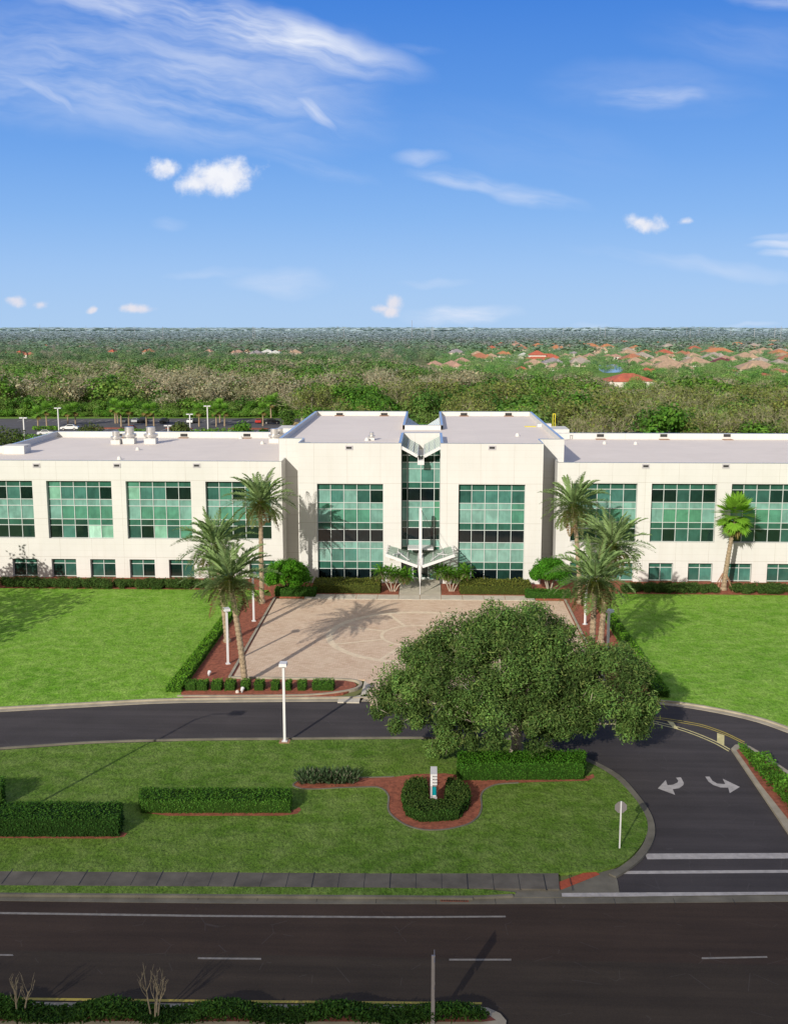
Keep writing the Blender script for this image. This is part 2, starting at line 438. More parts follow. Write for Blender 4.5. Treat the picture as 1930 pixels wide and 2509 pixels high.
def clumps(rng, centers, radii, per, L, W, base, var=0.25, flat=0.8, cvar=0.18, shell=0.55, jit=0.7):
    V, C = [], []
    for c, r in zip(centers, radii):
        n = int(per)
        d = unit(rng.normal(0, 1, (n, 3)))
        rr = r*(shell+(1-shell)*rng.uniform(0, 1, (n, 1))**0.5)*rng.uniform(0.85, 1.15, (n, 1))
        p = d*rr; p[:, 2] *= flat; p += np.array(c)
        nr = d.copy(); nr[:, 2] += 0.35
        cc = shade(rng, n, base, var)*max(0.5, rng.normal(1, cvar))
        v, k = rand_cards(rng, p, nr, L, W, cc, jit)
        V.append(v); C.append(k)
    return np.concatenate(V), np.concatenate(C)
def area_pts(rng, poly, n):
    xs = [p[0] for p in poly]; ys = [p[1] for p in poly]; P = np.array([(p[0], p[1]) for p in poly])
    out = np.zeros((0, 2))
    while len(out) < n:
        q = np.stack([rng.uniform(min(xs), max(xs), n*2), rng.uniform(min(ys), max(ys), n*2)], 1)
        ins = np.zeros(len(q), bool); j_ = len(P)-1
        for i in range(len(P)):
            xi, yi = P[i]; xj, yj = P[j_]
            cnd = ((yi > q[:, 1]) != (yj > q[:, 1])) & (q[:, 0] < (xj-xi)*(q[:, 1]-yi)/((yj-yi) if yj != yi else 1e-9)+xi)
            ins ^= cnd; j_ = i
        out = np.concatenate([out, q[ins]])
    return out[:n]
def poly_area(p): return abs(sum(p[i][0]*p[(i+1) % len(p)][1]-p[(i+1) % len(p)][0]*p[i][1] for i in range(len(p))))/2
def hedge(name, poly, z0, z1, base, label, cat, group=None, dens=90, L=0.20, W=0.13, seed=0, lump=0.05, top=None, kind=None, parent=None):
    dens, L, W = dens*2.2, L*0.66, W*0.66
    """clipped hedge: leafy shell over a dark twiggy core"""
    rng = np.random.default_rng(seed)
    cx = sum(p[0] for p in poly)/len(poly); cy = sum(p[1] for p in poly)/len(poly)
    poly = [Vector((p[0]-cx, p[1]-cy, 0)) for p in poly]; h = z1-z0
    V, C = [], []
    A = poly_area(poly); n = max(40, int(A*dens))
    q = area_pts(rng, poly, n)
    zz = h + lump*2*np.sin(q[:, 0]*1.7+seed)*np.cos(q[:, 1]*1.9) + rng.normal(0, lump, n)
    p = np.concatenate([q, zz[:, None]], 1)
    v, c = rand_cards(rng, p, np.tile([0, 0, 1.0], (n, 1)), L, W, shade(rng, n, top or tuple(x*1.1 for x in base), 0.2), 0.5); V.append(v); C.append(c)
    sgn = 1 if sum(poly[i][0]*poly[(i+1) % len(poly)][1]-poly[(i+1) % len(poly)][0]*poly[i][1] for i in range(len(poly))) > 0 else -1
    for i in range(len(poly)):
        a, b_ = poly[i], poly[(i+1) % len(poly)]; d = b_-a; ln = d.length
        n = max(6, int(ln*h*dens)); u = rng.uniform(0, 1, (n, 1))
        nr = np.array([d.y, -d.x, 0.0])/max(ln, 1e-6)*sgn
        z = rng.uniform(0.0, 1.0, (n, 1))*h
        pp = np.array(a)[None, :]*(1-u)+np.array(b_)[None, :]*u + nr*(rng.normal(0.0, lump, (n, 1)))
        pp[:, 2:3] = z
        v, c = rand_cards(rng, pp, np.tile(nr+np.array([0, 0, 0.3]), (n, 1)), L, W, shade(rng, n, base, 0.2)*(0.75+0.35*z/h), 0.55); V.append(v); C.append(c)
    me = card_mesh(name, np.concatenate(V), np.concatenate(C))
    # core appended in the same mesh
    bm = bmesh.new(); bm.from_mesh(me)
    lay = bm.verts.layers.float_color.get('Col')
    ins = [Vector((p_.x*0.99, p_.y*0.99, 0)) for p_ in poly]
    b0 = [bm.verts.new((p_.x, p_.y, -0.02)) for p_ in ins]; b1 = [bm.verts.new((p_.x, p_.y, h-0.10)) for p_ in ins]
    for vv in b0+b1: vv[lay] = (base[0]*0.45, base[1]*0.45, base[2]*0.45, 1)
    for i in range(len(ins)):
        j_ = (i+1) % len(ins); bm.faces.new((b0[i], b0[j_], b1[j_], b1[i]))
    bm.faces.new(b1)
    bm.to_mesh(me); bm.free()
    o = link(name, me, parent); o.location = (cx, cy, z0)
    return tag(o, label, cat, group, kind)

# ================================================================== THE SETTING
GZ = 0.12                              # level of lawns and beds above the carriageways
def L2(pts, z=0.0): return [at(x, y, z) for x, y in pts]
def XY(pts, z=0.0): return [Vector((x, y, z)) for x, y in pts]

struct(sheet('ground', XY([(-30000, -400), (30000, -400), (30000, 30000), (-30000, 30000)]), -0.06, 'terrain'))

# carriageways
road_edge = smooth_line([at(x, y) for x, y in ((-900, 2190), (-400, 2200), (0, 2206), (500, 2212), (965, 2214), (1400, 2213), (1930, 2208), (2500, 2200), (3200, 2190))], 3)
road = struct(sheet('main_road', list(road_edge)+XY([(70, 15), (-70, 15)]), -0.02, 'shaded_road_asphalt'))
drN_l = smooth_line([at(x, y) for x, y in ((-700, 1790), (-300, 1762), (0, 1744), (200, 1733), (400, 1723), (600, 1720), (918, 1718), (1330, 1716), (1480, 1714), (1565, 1722), (1683, 1734), (1827, 1762), (1930, 1796), (2060, 1850), (2250, 1960))], 4)
isl_top = [at(x, y) for x, y in ((-700, 1880), (-300, 1852), (0, 1834), (230, 1819), (480, 1812), (700, 1810), (965, 1808), (1150, 1808), (1250, 1811))]
isl_curve = [at(x, y) for x, y in ((1326, 1822), (1391, 1840), (1451, 1861), (1517, 1897), (1562, 1945), (1593, 1990), (1604, 2029), (1597, 2064), (1574, 2098), (1539, 2127), (1508, 2146))]
isl_out = smooth_line(isl_top+isl_curve, 4)
drive_poly = list(reversed(drN_l)) + [at(-700, 1905)] + [at(-300, 1880), at(0, 1860), at(965, 1840)] + [at(1250, 1840), at(1480, 2140), at(1500, 2196), at(2500, 2184), at(2500, 2000)]
struct(sheet('driveway', drive_poly, -0.016, 'drive_asphalt'))
drive = bpy.data.objects['driveway']

# front island lawn, raised behind its kerb
isl_in = [at(x, y, GZ) for x, y in ((1250, 1812), (1330, 1826), (1442, 1868), (1505, 1905), (1551, 1952), (1579, 1995), (1586, 2029), (1577, 2058), (1551, 2092), (1516, 2118), (1465, 2133))]
lawn = [at(x, y, GZ) for x, y in ((-700, 1884), (-300, 1856), (0, 1838), (230, 1822), (480, 1815), (700, 1813), (965, 1811), (1150, 1811))] + smooth_line(isl_in, 4) + [at(x, y, GZ) for x, y in ((1367, 2139), (965, 2139), (500, 2136), (0, 2134), (-400, 2132), (-700, 2128))]
struct(slab('front_lawn', lawn, -0.05, GZ, 'shaded_island_grass'))
kb = MB(); kl = smooth_line([at(x, y, GZ) for x, y in ((1250, 1811), (1326, 1823), (1391, 1841), (1451, 1862), (1517, 1898), (1562, 1946), (1593, 1991), (1604, 2030), (1597, 2065), (1574, 2099), (1539, 2128), (1508, 2147))], 4)
ribbon(kb, kl, -0.46, -0.05, GZ-0.012)
isl_t2 = smooth_line([at(x, y) for x, y in ((-700, 1880), (-300, 1852), (0, 1834), (230, 1819), (480, 1812), (700, 1810), (965, 1808), (1150, 1808), (1250, 1811))], 4)
ribbon(kb, isl_t2, -0.16, -0.05, GZ-0.01)
struct(kb.obj('island_kerb', 'shaded_street_concrete'))

# sidewalk, verge, gutter
sw = [at(x, y, GZ) for x, y in ((-700, 2126), (0, 2134.5), (500, 2137), (965, 2140), (1367, 2139.5), (1370, 2178), (965, 2174), (500, 2171), (0, 2168.5), (-700, 2160))]
side = struct(slab('sidewalk', sw, -0.05, GZ-0.004, 'shaded_sidewalk_concrete'))
jm = MB()
for k in range(-16, 20):
    x0 = -1.9+1.36*k
    a, b_ = Vector((x0, 52.9+0.012*x0, 0)), Vector((x0, 51.55+0.012*x0, 0))
    if x0 > 8.8: continue
    w = 0.014 if k % 3 else 0.03
    jm.box(x0-w, x0+w, 51.62+0.010*x0, 53.22+0.012*x0, GZ-0.02, GZ+0.001)
jm.obj('sidewalk_joint', 'dark', side)
for k in (-7, -4, 1, 4):
    pass
vg = [at(x, y, GZ) for x, y in ((-700, 2161), (0, 2169), (500, 2172), (965, 2175), (1180, 2178), (1262, 2186), (1200, 2191), (1100, 2194), (965, 2193), (500, 2190), (0, 2187), (-700, 2180))]
struct(slab('verge', vg, -0.05, GZ, 'shaded_island_grass'))
gk = MB()
kline = smooth_line([at(x, y, GZ) for x, y in ((-700, 2179), (0, 2187), (500, 2190.5), (965, 2193.5), (1100, 2194.5), (1180, 2193.5), (1255, 2190))], 3)
ribbon(gk, kline, -0.17, -0.05, GZ+0.004)
struct(gk.obj('street_kerb', 'shaded_street_concrete'))
gt = MB(); gl = [Vector((p.x, p.y+0.62, 0)) for p in road_edge]
ribbon(gt, gl, -0.64, -0.05, -0.005)
gut = struct(gt.obj('gutter', 'shaded_street_concrete'))
jm = MB()
for k in range(-9, 11):
    x0 = 0.5+3.05*k; yb = 50.3+0.03*max(x0, 0)
    jm.box(x0-0.012, x0+0.012, yb+0.02, yb+0.6, -0.02, 0.0)
jm.obj('gutter_joint', 'dark', gut)
# ramp at the drive mouth
rp = [at(x, y) for x, y in ((1150, 2182), (1367, 2176), (1374, 2176), (1468, 2139), (1500, 2130), (1530, 2128), (1508, 2146), (1512, 2160), (1517, 2190), (1440, 2199), (1150, 2199))]
struct(slab('sidewalk_ramp', rp, -0.05, 0.02, 'shaded_street_concrete'))
rp = [at(x, y, 0.06) for x, y in ((1361, 2163), (1450, 2130), (1468, 2141), (1374, 2178.5))]
struct(slab('tactile_paving', rp, -0.05, 0.045, 'red_paver'))
# drain inlet set in the kerb
t = empty('storm_drain', at(1113, 2208), 'rust red storm drain inlet set in the kerb of the main road', 'drain')
o = at(1113, 2209, 0.0)
MB().box(-0.72, 0.72, -0.05, 0.1, -0.04, 0.012).obj('grate', 'rust', t)
for k in range(11): MB().box(-0.66+k*0.125, -0.61+k*0.125, -0.04, 0.09, 0.012, 0.02).obj('slot', 'dark', t)
MB().box(-0.95, 0.95, 0.1, 0.2, 0.0, 0.14).obj('hood', 'shaded_street_concrete', t)

# painted markings (children of the carriageways)
def mark(parent, name, pts, z, mat):
    return sheet(name, pts, z, mat, parent)
mark(road, 'edge_line', L2([(-700, 2228), (0, 2234), (500, 2241), (965, 2244.5), (1238, 2243), (1239, 2247), (965, 2249), (500, 2246), (0, 2239), (-700, 2233)]), -0.012, 'shaded_road_paint')
for q in ([(-150, 2336), (32, 2337.5), (34, 2341.5), (-150, 2340)], [(485, 2345), (640, 2346.5), (640, 2351), (485, 2349.5)], [(1100, 2348.5), (1252, 2348.5), (1252, 2353), (1100, 2353)], [(1718, 2345), (1878, 2342), (1879, 2346), (1718, 2349.5)]):
    mark(road, 'lane_dash', L2(q), -0.012, 'shaded_road_paint')
mark(road, 'yellow_line', L2([(-700, 2436), (0, 2443), (600, 2450), (965, 2453), (1180, 2455), (1180, 2460), (965, 2458.5), (600, 2456), (0, 2449), (-700, 2442)]), -0.012, 'yellow_paint')
for q in ((254, 2342), (854, 2350), (1478, 2350), (560, 2200)):
    pass
Z3 = -0.009
mark(drive, 'gutter_line', [p+Vector((0, 0, 0)) for p in L2([(1375, 2189), (1516, 2188), (1930, 2186), (2400, 2183), (2400, 2188), (1930, 2193), (1516, 2198), (1376, 2198)])], 0.024, 'white_paint')
mark(drive, 'stop_bar', L2([(1579, 2091), (1930, 2089.5), (2300, 2088), (2300, 2101), (1930, 2103), (1585, 2105)]), Z3, 'white_paint')
mark(drive, 'crosswalk_line', L2([(1525, 2133.5), (1930, 2131), (2300, 2129), (2300, 2136), (1930, 2138), (1526, 2141)]), Z3, 'white_paint')
Zd = lambda pts: [(1450+x/3.5, 1680+y/3.5) for x, y in pts]
ar = Zd([(718, 787), (760, 785), (786, 835), (780, 852), (745, 878), (690, 886), (710, 935), (562, 880), (630, 808), (645, 852), (690, 848), (730, 830), (738, 815)])
ar2 = Zd([(968, 778), (1005, 778), (1030, 815), (1070, 838), (1140, 843), (1118, 797), (1265, 867), (1178, 920), (1165, 873), (1100, 872), (1040, 852), (995, 820)])
mark(drive, 'turn_arrow', L2(ar), Z3, 'white_paint'); mark(drive, 'turn_arrow', L2(ar2), Z3, 'white_paint')
def paint_line(zs, w, mat, name='yellow_line'):
    ln = smooth_line(L2(Zd(zs)), 5); o_ = strip_pts(ln, w)
    mark(drive, name, ln+list(reversed(o_)), Z3, mat)
up = [(150, 255), (280, 263), (480, 280), (640, 300), (800, 325), (950, 355), (1130, 418), (1300, 500)]
lo = [(150, 295), (320, 300), (490, 317), (640, 350), (760, 382), (900, 432), (1050, 497), (1165, 562)]
for s_ in (0, 16):
    paint_line([(x, y-s_) for x, y in up], 0.11, 'yellow_paint'); paint_line([(x+s_*0.6, y-s_) for x, y in lo], 0.11, 'pale_yellow_paint')
mark(drive, 'chevron_bar', L2(Zd([(642, 302), (695, 312), (742, 376), (697, 366)])), Z3+0.003, 'pale_yellow_paint')
mark(drive, 'chevron_bar', L2(Zd([(1070, 404), (1132, 424), (1130, 518), (1070, 486)])), Z3+0.003, 'pale_yellow_paint')

# planted divider
tip = [(1790, 1838), (1799, 1829), (1816, 1826), (1835, 1832), (1870, 1852), (1930, 1893), (2060, 1985), (2160, 2080), (2060, 2170), (1930, 2046)]
dv = struct(slab('divider', L2(tip), -0.05, 0.13, 'kerb'))
tin = [(1803, 1838), (1816, 1832), (1832, 1837), (1868, 1857), (1930, 1898), (2060, 1990), (2150, 2080), (2060, 2135), (1930, 2008), (1862, 1922)]
struct(sheet('divider_bed', [at(x, y, 0.134) for x, y in tin], 0.134, 'mulch'))

# forecourt: paver plaza, mulch beds and the ring pattern
plz = XY([(-16.3, 111.7), (-16.3, 85.2), (-5.2, 85.2), (-4.4, 79.2), (2.6, 79.2), (3.4, 85.2), (14.5, 85.2), (14.5, 111.7)])
plaza = struct(slab('plaza', plz, -0.05, 0.06, 'pavers'))
rc = Vector((-0.9, 98.2, 0))
def ring(r0, r1, a0=0, a1=360, n=64):
    pts = [rc+Vector((r1*math.cos(R(a)), r1*math.sin(R(a)), 0)) for a in np.linspace(a0, a1, n)]
    return pts, [rc+Vector((r0*math.cos(R(a)), r0*math.sin(R(a)), 0)) for a in np.linspace(a0, a1, n)]
mb = MB()
for r0, r1 in ((8.1, 8.75), (3.3, 3.62)):
    o_, i_ = ring(r0, r1)
    for k in range(len(o_)-1):
        mb.poly([(p.x, p.y, 0.066) for p in (i_[k], o_[k], o_[k+1], i_[k+1])])
for a in range(22, 360, 45):
    d = Vector((math.cos(R(a)), math.sin(R(a)), 0)); n_ = Vector((-d.y, d.x, 0))*0.17
    a_, b_ = rc+d*3.62, rc+d*8.1
    mb.poly([(p.x, p.y, 0.066) for p in (a_-n_, b_-n_, b_+n_, a_+n_)])
mb.obj('ring_pattern', 'pale_paver', plaza)
for side_ in (0, 1):
    f = (lambda p: p) if side_ == 0 else mir
    bed = [f(p) for p in L2([(640, 1458), (678, 1464), (568, 1664), (840, 1668), (866, 1672), (874, 1679), (866, 1690), (840, 1700), (800, 1706), (640, 1709), (430, 1714), (545, 1550), (610, 1458)], 0.06)]
    struct(slab('mulch_bed', bed, -0.05, 0.10, 'mulch'))
    kb = MB()
    l1 = [f(Vector((p[0], p[1], 0))) for p in ((-16.62, 112.0), (-16.62, 85.25))]
    l2 = [f(p) for p in smooth_line(XY([(-16.6, 85.15), (-8.6, 85.05), (-6.6, 84.9), (-5.75, 84.5), (-5.55, 83.7), (-6.0, 82.7), (-7.5, 81.8), (-9.5, 81.2), (-13.0, 80.9), (-19.8, 80.6)]), 4)]
    w = 0.22 if side_ == 0 else -0.22
    ribbon(kb, l1, w, -0.05, 0.19); ribbon(kb, l2, w, -0.05, 0.185)
    struct(kb.obj('bed_kerb', 'kerb'))
# road-side kerb of the north lawns and concrete apron in front of the beds
kb = MB(); ribbon(kb, drN_l, 0.55, -0.05, 0.02)
k2 = strip_pts(drN_l, 0.55); ribbon(kb, k2, 0.22, -0.05, 0.135)
struct(kb.obj('drive_kerb', 'kerb'))
ap = XY([(-7.0, 80.4), (-4.8, 81.6), (-4.6, 83.6), (-5.2, 84.9), (-5.3, 79.7), (-7.0, 79.7)])
struct(slab('apron', ap, -0.05, 0.07, 'concrete'))
struct(slab('apron', [mir(p) for p in ap], -0.05, 0.07, 'concrete'))
# lawns left and right of the forecourt
off = strip_pts(drN_l, 0.8)
def near_x(x): return min(range(len(off)), key=lambda i: abs(off[i].x-x))
iL = near_x(-19.9); iR = near_x(18.2)
lf = [Vector((p.x, p.y, 0)) for p in off[:iL+1]] + XY([(-19.7, 81.2), (-19.45, 110), (-17.6, 115.3), (-70, 115.1), (-95, 117)])
struct(slab('left_lawn', lf, -0.05, GZ, 'lawn_grass'))
rg = [Vector((p.x, p.y, 0)) for p in off[iR:]] + XY([(60, 70), (80, 114.5), (15.9, 114.9), (17.6, 110), (17.9, 81.2)])
struct(slab('right_lawn', rg, -0.05, GZ, 'lawn_grass'))
struct(slab('foundation_bed', XY([(-95, 116.9), (-70, 115.0), (-17.5, 115.2), (-16.9, 112.3), (-13.4, 112.3), (-13.4, 121.5), (-95, 121.5)]), -0.05, GZ-0.01, 'mulch'))
struct(slab('foundation_bed', XY([(11.6, 112.3), (15.1, 112.3), (15.8, 114.8), (80, 114.4), (80, 121.5), (11.6, 121.5)]), -0.05, GZ-0.01, 'mulch'))
struct(slab('foundation_bed', XY([(-13.3, 113.8), (-3.2, 113.8), (-3.2, 119.0), (-13.3, 119.0)]), -0.05, GZ-0.01, 'mulch'))
struct(slab('foundation_bed', XY([(1.5, 113.8), (11.5, 113.8), (11.5, 119.0), (1.5, 119.0)]), -0.05, GZ-0.01, 'mulch'))
walk = struct(slab('entrance_walk', XY([(-13.3, 111.75), (11.5, 111.75), (11.5, 113.75), (1.45, 113.75), (1.45, 121), (-3.15, 121), (-3.15, 113.75), (-13.3, 113.75)]), -0.05, 0.10, 'concrete'))
jm = MB()
for k in range(-5, 6):
    x0 = -0.85+2.3*k; jm.box(x0-0.025, x0+0.025, 111.75, 113.75 if k not in (-1, 0, 1) else 113.75, 0.09, 0.104)
jm.box(-0.875, -0.825, 113.75, 121, 0.09, 0.104); jm.box(-3.15, 1.45, 113.73, 113.77, 0.09, 0.104)
jm.obj('walk_joint', 'soil', walk)

# mulch bed winding round the monument sign in the island
Zm = lambda pts: [(930+x/5.6, 1860+y/5.6) for x, y in pts]
Zl = lambda pts: [(660+x/5.6, 1860+y/5.6) for x, y in pts]
bed = [at(x, y, GZ) for x, y in Zl([(340, 350), (410, 300), (1180, 255), (1680, 245)])+Zm([(200, 245), (480, 205), (900, 195), (1080, 220), (1300, 235)])+[(1260, 1900), (1440, 1902), (1452, 1896), (1456, 1904), (1440, 1913), (1320, 1916)]+Zm([(1680, 335), (1560, 355), (1430, 420), (1375, 510), (1385, 650), (1350, 770), (1240, 870), (1080, 925), (850, 965), (600, 965), (400, 915), (250, 830), (150, 740), (125, 650), (135, 520), (80, 430), (0, 390)])+Zl([(1400, 378), (1000, 388), (700, 405), (480, 405), (370, 380)])]
struct(sheet('monument_bed', bed, GZ+0.006, 'mulch'))
kb = MB()
ribbon(kb, smooth_line([at(x, y, GZ) for x, y in Zm([(1900, 322), (1680, 335), (1560, 355), (1430, 420), (1375, 510), (1385, 650), (1350, 770), (1240, 870), (1080, 925), (850, 965), (600, 965), (400, 915), (250, 830), (150, 740), (125, 650), (135, 520), (80, 430), (0, 390)])+Zl([(1400, 378), (1000, 388), (700, 405), (480, 405), (370, 380), (340, 350), (410, 300)])], 3), 0.11, 0.1, GZ+0.04)
ribbon(kb, [at(x, y, GZ) for x, y in Zl([(1180, 262), (1680, 250)])+Zm([(200, 245)])], 0.11, 0.1, GZ+0.04)
struct(kb.obj('bed_edging', 'shaded_street_concrete'))
struct(sheet('hedge_bed', [at(x, y, GZ) for x, y in [(345, 1985), (720, 1985), (733, 1978), (738, 1984), (728, 1994), (690, 1999), (410, 1999), (345, 1990)]], GZ+0.006, 'mulch'))
struct(sheet('hedge_bed', [at(x, y, GZ) for x, y in [(-300, 2035), (290, 2035), (312, 2042), (305, 2050), (270, 2055), (-300, 2052)]], GZ+0.006, 'mulch'))
# planted median of the main road
struct(slab('median', L2([(-900, 2452), (0, 2459), (600, 2466), (1150, 2468), (1195, 2474), (1225, 2488), (1240, 2506), (1232, 2560), (-900, 2545)]), -0.05, 0.10, 'kerb'))
struct(sheet('median_bed', L2([(-900, 2460), (0, 2466), (600, 2473), (1140, 2474), (1190, 2482), (1215, 2500), (1180, 2504), (-900, 2500)], 0.1), 0.106, 'rust'))

# car park behind the building
struct(sheet('parking_lot', XY([(-140, 262), (-12, 262), (-12, 345), (-140, 338)]), -0.02, 'parking_asphalt'))
pk = bpy.data.objects['parking_lot']
for r_, (y0, y1, xa, xb) in enumerate(((329, 334.5, -128, -24), (300, 305.5, -95, -24), (294, 299.5, -95, -24), (272, 277, -120, -95))):
    mb = MB()
    for k in range(int((xb-xa)/2.75)):
        x0 = xa+2.75*k; mb.poly([(x0, y0, -0.012), (x0+0.22, y0, -0.012), (x0+0.22, y1, -0.012), (x0, y1, -0.012)])
    mb.obj('bay_line', 'white_paint', pk)
struct(sheet('verge', XY([(-140, 338), (-12, 345), (-12, 350), (-140, 345)]), 0.0, 'field_grass'))
for cx_, w in ((-93, 10), (-72, 8), (-52, 12), (-33, 9)):
    el = [Vector((cx_+w/2*math.cos(a)*(1 if abs(math.cos(a)) > .5 else 1), 306.5+1.6*math.sin(a), 0)) for a in np.linspace(0, 2*math.pi, 20, endpoint=False)]
    struct(slab('parking_island', el, -0.05, 0.15, 'mulch'))
struct(slab('parking_island', XY([(-112, 268), (-96, 281), (-93, 281), (-93, 268)]), -0.05, 0.15, 'field_grass'))
struct(sheet('settlement_ground', [at(1050, 915, -0.05), at(2100, 940, -0.05), at(2100, 826, -0.05), at(1350, 828, -0.05), at(1180, 852, -0.05), at(1050, 880, -0.05)], -0.05, 'field_grass'))
for q in ((1180, 886, 1330, 878), (1330, 878, 1520, 872), (1520, 872, 1980, 886), (1560, 858, 1980, 868), (1250, 895, 1270, 868), (1420, 848, 1980, 850)):
    a_, b_ = at(q[0], q[1]), at(q[2], q[3]); n_ = Vector((-(b_-a_).y, (b_-a_).x, 0)).normalized()*4
    struct(sheet('settlement_street', [a_-n_, b_-n_, b_+n_, a_+n_], -0.03, 'concrete'))
# pond among the houses
p = [at(x, y, 0) for x, y in ((1464, 896), (1468, 894), (1500, 892.5), (1526, 893), (1528, 903), (1520, 912), (1480, 914), (1466, 906))]
struct(sheet('pond_bank', [Vector((q.x+ (q.x-p[4].x)*0.5, q.y+(q.y-610)*0.25, 0)) for q in p], -0.03, 'field_grass'))
struct(sheet('pond', p, -0.02, 'water'))

# added sheet, unseen behind the camera, shaped to darken the near road
rng = np.random.default_rng(5)
m, t, b = new_mat('shade_sheet_mat')
oc = t('ShaderNodeTexCoord').outputs['Object']
sp = t('ShaderNodeSeparateXYZ', {0: oc})
nz = t.noise(oc, 0.02, 5, 0.6)
edge = t.smooth(t.math('ADD', sp.outputs[1], t.math('MULTIPLY', t.math('SUBTRACT', nz, 0.5), 8.0)), 27.0, -4.0, 0.0, 1.0)
den = t.math('MULTIPLY', edge, t.lin(nz, 0.3, 0.7, 0.49, 0.55), clamp=True)
tr = t('ShaderNodeBsdfTransparent'); df = t('ShaderNodeBsdfDiffuse', {'Color': (0.8, 0.8, 0.82, 1)})
mx = t('ShaderNodeMixShader', {0: den, 1: tr.outputs[0], 2: df.outputs[0]})
t.l.new(mx.outputs[0], t.n['Material Output'].inputs['Surface']); MATS['shade_sheet_mat'] = m
CA = 260.0
cx_, cy_ = -sd.x/(-sd.z)*CA, -sd.y/(-sd.z)*CA
mb = MB(); nx, ny = 24, 14
gx = np.linspace(-230, 260, nx); gy = np.linspace(-130, 32, ny)
for i in range(nx):
    for j_ in range(ny):
        mb.v.append((gx[i], gy[j_], rng.normal(0, 2.0)))
for i in range(nx-1):
    for j_ in range(ny-1):
        mb.f.append((i*ny+j_, (i+1)*ny+j_, (i+1)*ny+j_+1, i*ny+j_+1)); mb.c.append((1, 1, 1))
o = mb.obj('shade_sheet', 'shade_sheet_mat', smooth=True); o.location = (cx_, cy_+52, CA); struct(o)
# ================================================================== THE OFFICE BUILDING
bld = empty('office_building', (0, 0, 0), 'wide cream panelled office building with green glass windows and a taller central block', 'office building')
FD, WD, RD = 119.06, 120.7, 124.0       # centre front, wing front, recessed shoulder front
TOP, WTOP = 16.15, 13.85                # wall tops
ROOF, WROOF = 15.55, 13.05
def wall(name, x0, x1, z0, z1, y, holes, depth):
    """front wall (facing -Y) with openings and their reveals"""
    mb = MB()
    xs = sorted({x0, x1, *[h[0] for h in holes], *[h[1] for h in holes]})
    zs = sorted({z0, z1, *[h[2] for h in holes], *[h[3] for h in holes]})
    for i in range(len(xs)-1):
        for k in range(len(zs)-1):
            cx_, cz = (xs[i]+xs[i+1])/2, (zs[k]+zs[k+1])/2
            if any(h[0] < cx_ < h[1] and h[2] < cz < h[3] for h in holes): continue
            mb.poly([(xs[i], y, zs[k]), (xs[i+1], y, zs[k]), (xs[i+1], y, zs[k+1]), (xs[i], y, zs[k+1])])
    for a, b_, c, d in holes:
        yb = y+depth
        mb.poly([(a, y, c), (a, y, d), (a, yb, d), (a, yb, c)]); mb.poly([(b_, y, d), (b_, y, c), (b_, yb, c), (b_, yb, d)])
        mb.poly([(a, y, d), (b_, y, d), (b_, yb, d), (a, yb, d)]); mb.poly([(b_, y, c), (a, y, c), (a, yb, c), (b_, yb, c)])
    o = link(name, mb.mesh(name, 'facade', colors=True), bld); return o
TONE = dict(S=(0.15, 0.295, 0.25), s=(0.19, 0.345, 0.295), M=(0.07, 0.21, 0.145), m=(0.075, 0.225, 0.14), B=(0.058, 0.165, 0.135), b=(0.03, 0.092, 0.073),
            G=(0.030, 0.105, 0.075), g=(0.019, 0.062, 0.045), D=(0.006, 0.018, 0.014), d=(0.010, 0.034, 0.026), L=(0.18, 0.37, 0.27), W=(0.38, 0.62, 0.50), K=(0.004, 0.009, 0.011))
def window(x0, x1, zs, y, rows, xs=None, frame=0.068, label=None):
    """glazing grid: the frame is the part, its panes the sub-part"""
    n = max(len(r) for r in rows)
    xs = xs or [x0+(x1-x0)*k/n for k in range(n+1)]
    fr = MB(); e = frame/2
    for k, x in enumerate(xs):
        xa = x-e if 0 < k else x; xb = x+e if k < len(xs)-1 else x
        fr.box(xa, xb, y-0.09, y+0.02, zs[-1]+0.001, zs[0]-0.001)
    for k, z in enumerate(zs):
        za = z-e if k < len(zs)-1 else z; zb = z+e if k > 0 else z
        for i in range(len(xs)-1):
            fr.box(xs[i]+(e if i else frame*0.5), xs[i+1]-e, y-0.085, y+0.02, za, zb)
    f = fr.obj('window', 'frame_metal', bld)
    g = MB(); rr = random.Random(int(abs(x0)*97+zs[0]*13))
    for r in range(len(zs)-1):
        for i in range(len(xs)-1):
            ch = rows[r][i] if i < len(rows[r]) else rows[r][-1]
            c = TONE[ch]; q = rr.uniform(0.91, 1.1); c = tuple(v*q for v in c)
            tl = rr.uniform(-0.012, 0.012)
            g.poly([(xs[i], y+tl, zs[r+1]), (xs[i+1], y-tl, zs[r+1]), (xs[i+1], y-tl, zs[r]), (xs[i], y+tl, zs[r])], c)
    link('glass', g.mesh('glass', 'glass', colors=True), f)
    return f
# --- centre front with two tall windows either side of the glazed entrance
XL, XR, NL, NR = -14.6, 12.8, -3.05, 1.35
cz = [11.55, 10.8, 9.34, 8.6, 7.05, 6.24, 4.82, 4.03, 2.54, 1.68, 0.35]
wl, wr = (-12.55, -5.08, 0.35, 11.55), (3.4, 10.87, 0.35, 11.55)
wall('facade_wall', XL, NL, -0.1, TOP, FD, [wl], 0.5); wall('facade_wall', NR, XR, -0.1, TOP, FD, [wr], 0.5)
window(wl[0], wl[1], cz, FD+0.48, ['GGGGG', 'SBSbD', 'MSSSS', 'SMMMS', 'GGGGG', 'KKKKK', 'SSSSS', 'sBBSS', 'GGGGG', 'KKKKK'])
window(wr[0], wr[1], cz, FD+0.48, ['GGGGG', 'bBBBb', 'SSSSM', 'sssSM', 'GGGGG', 'KKKKK', 'SSSSS', 'ssssS', 'GGGGG', 'KKKdK'])
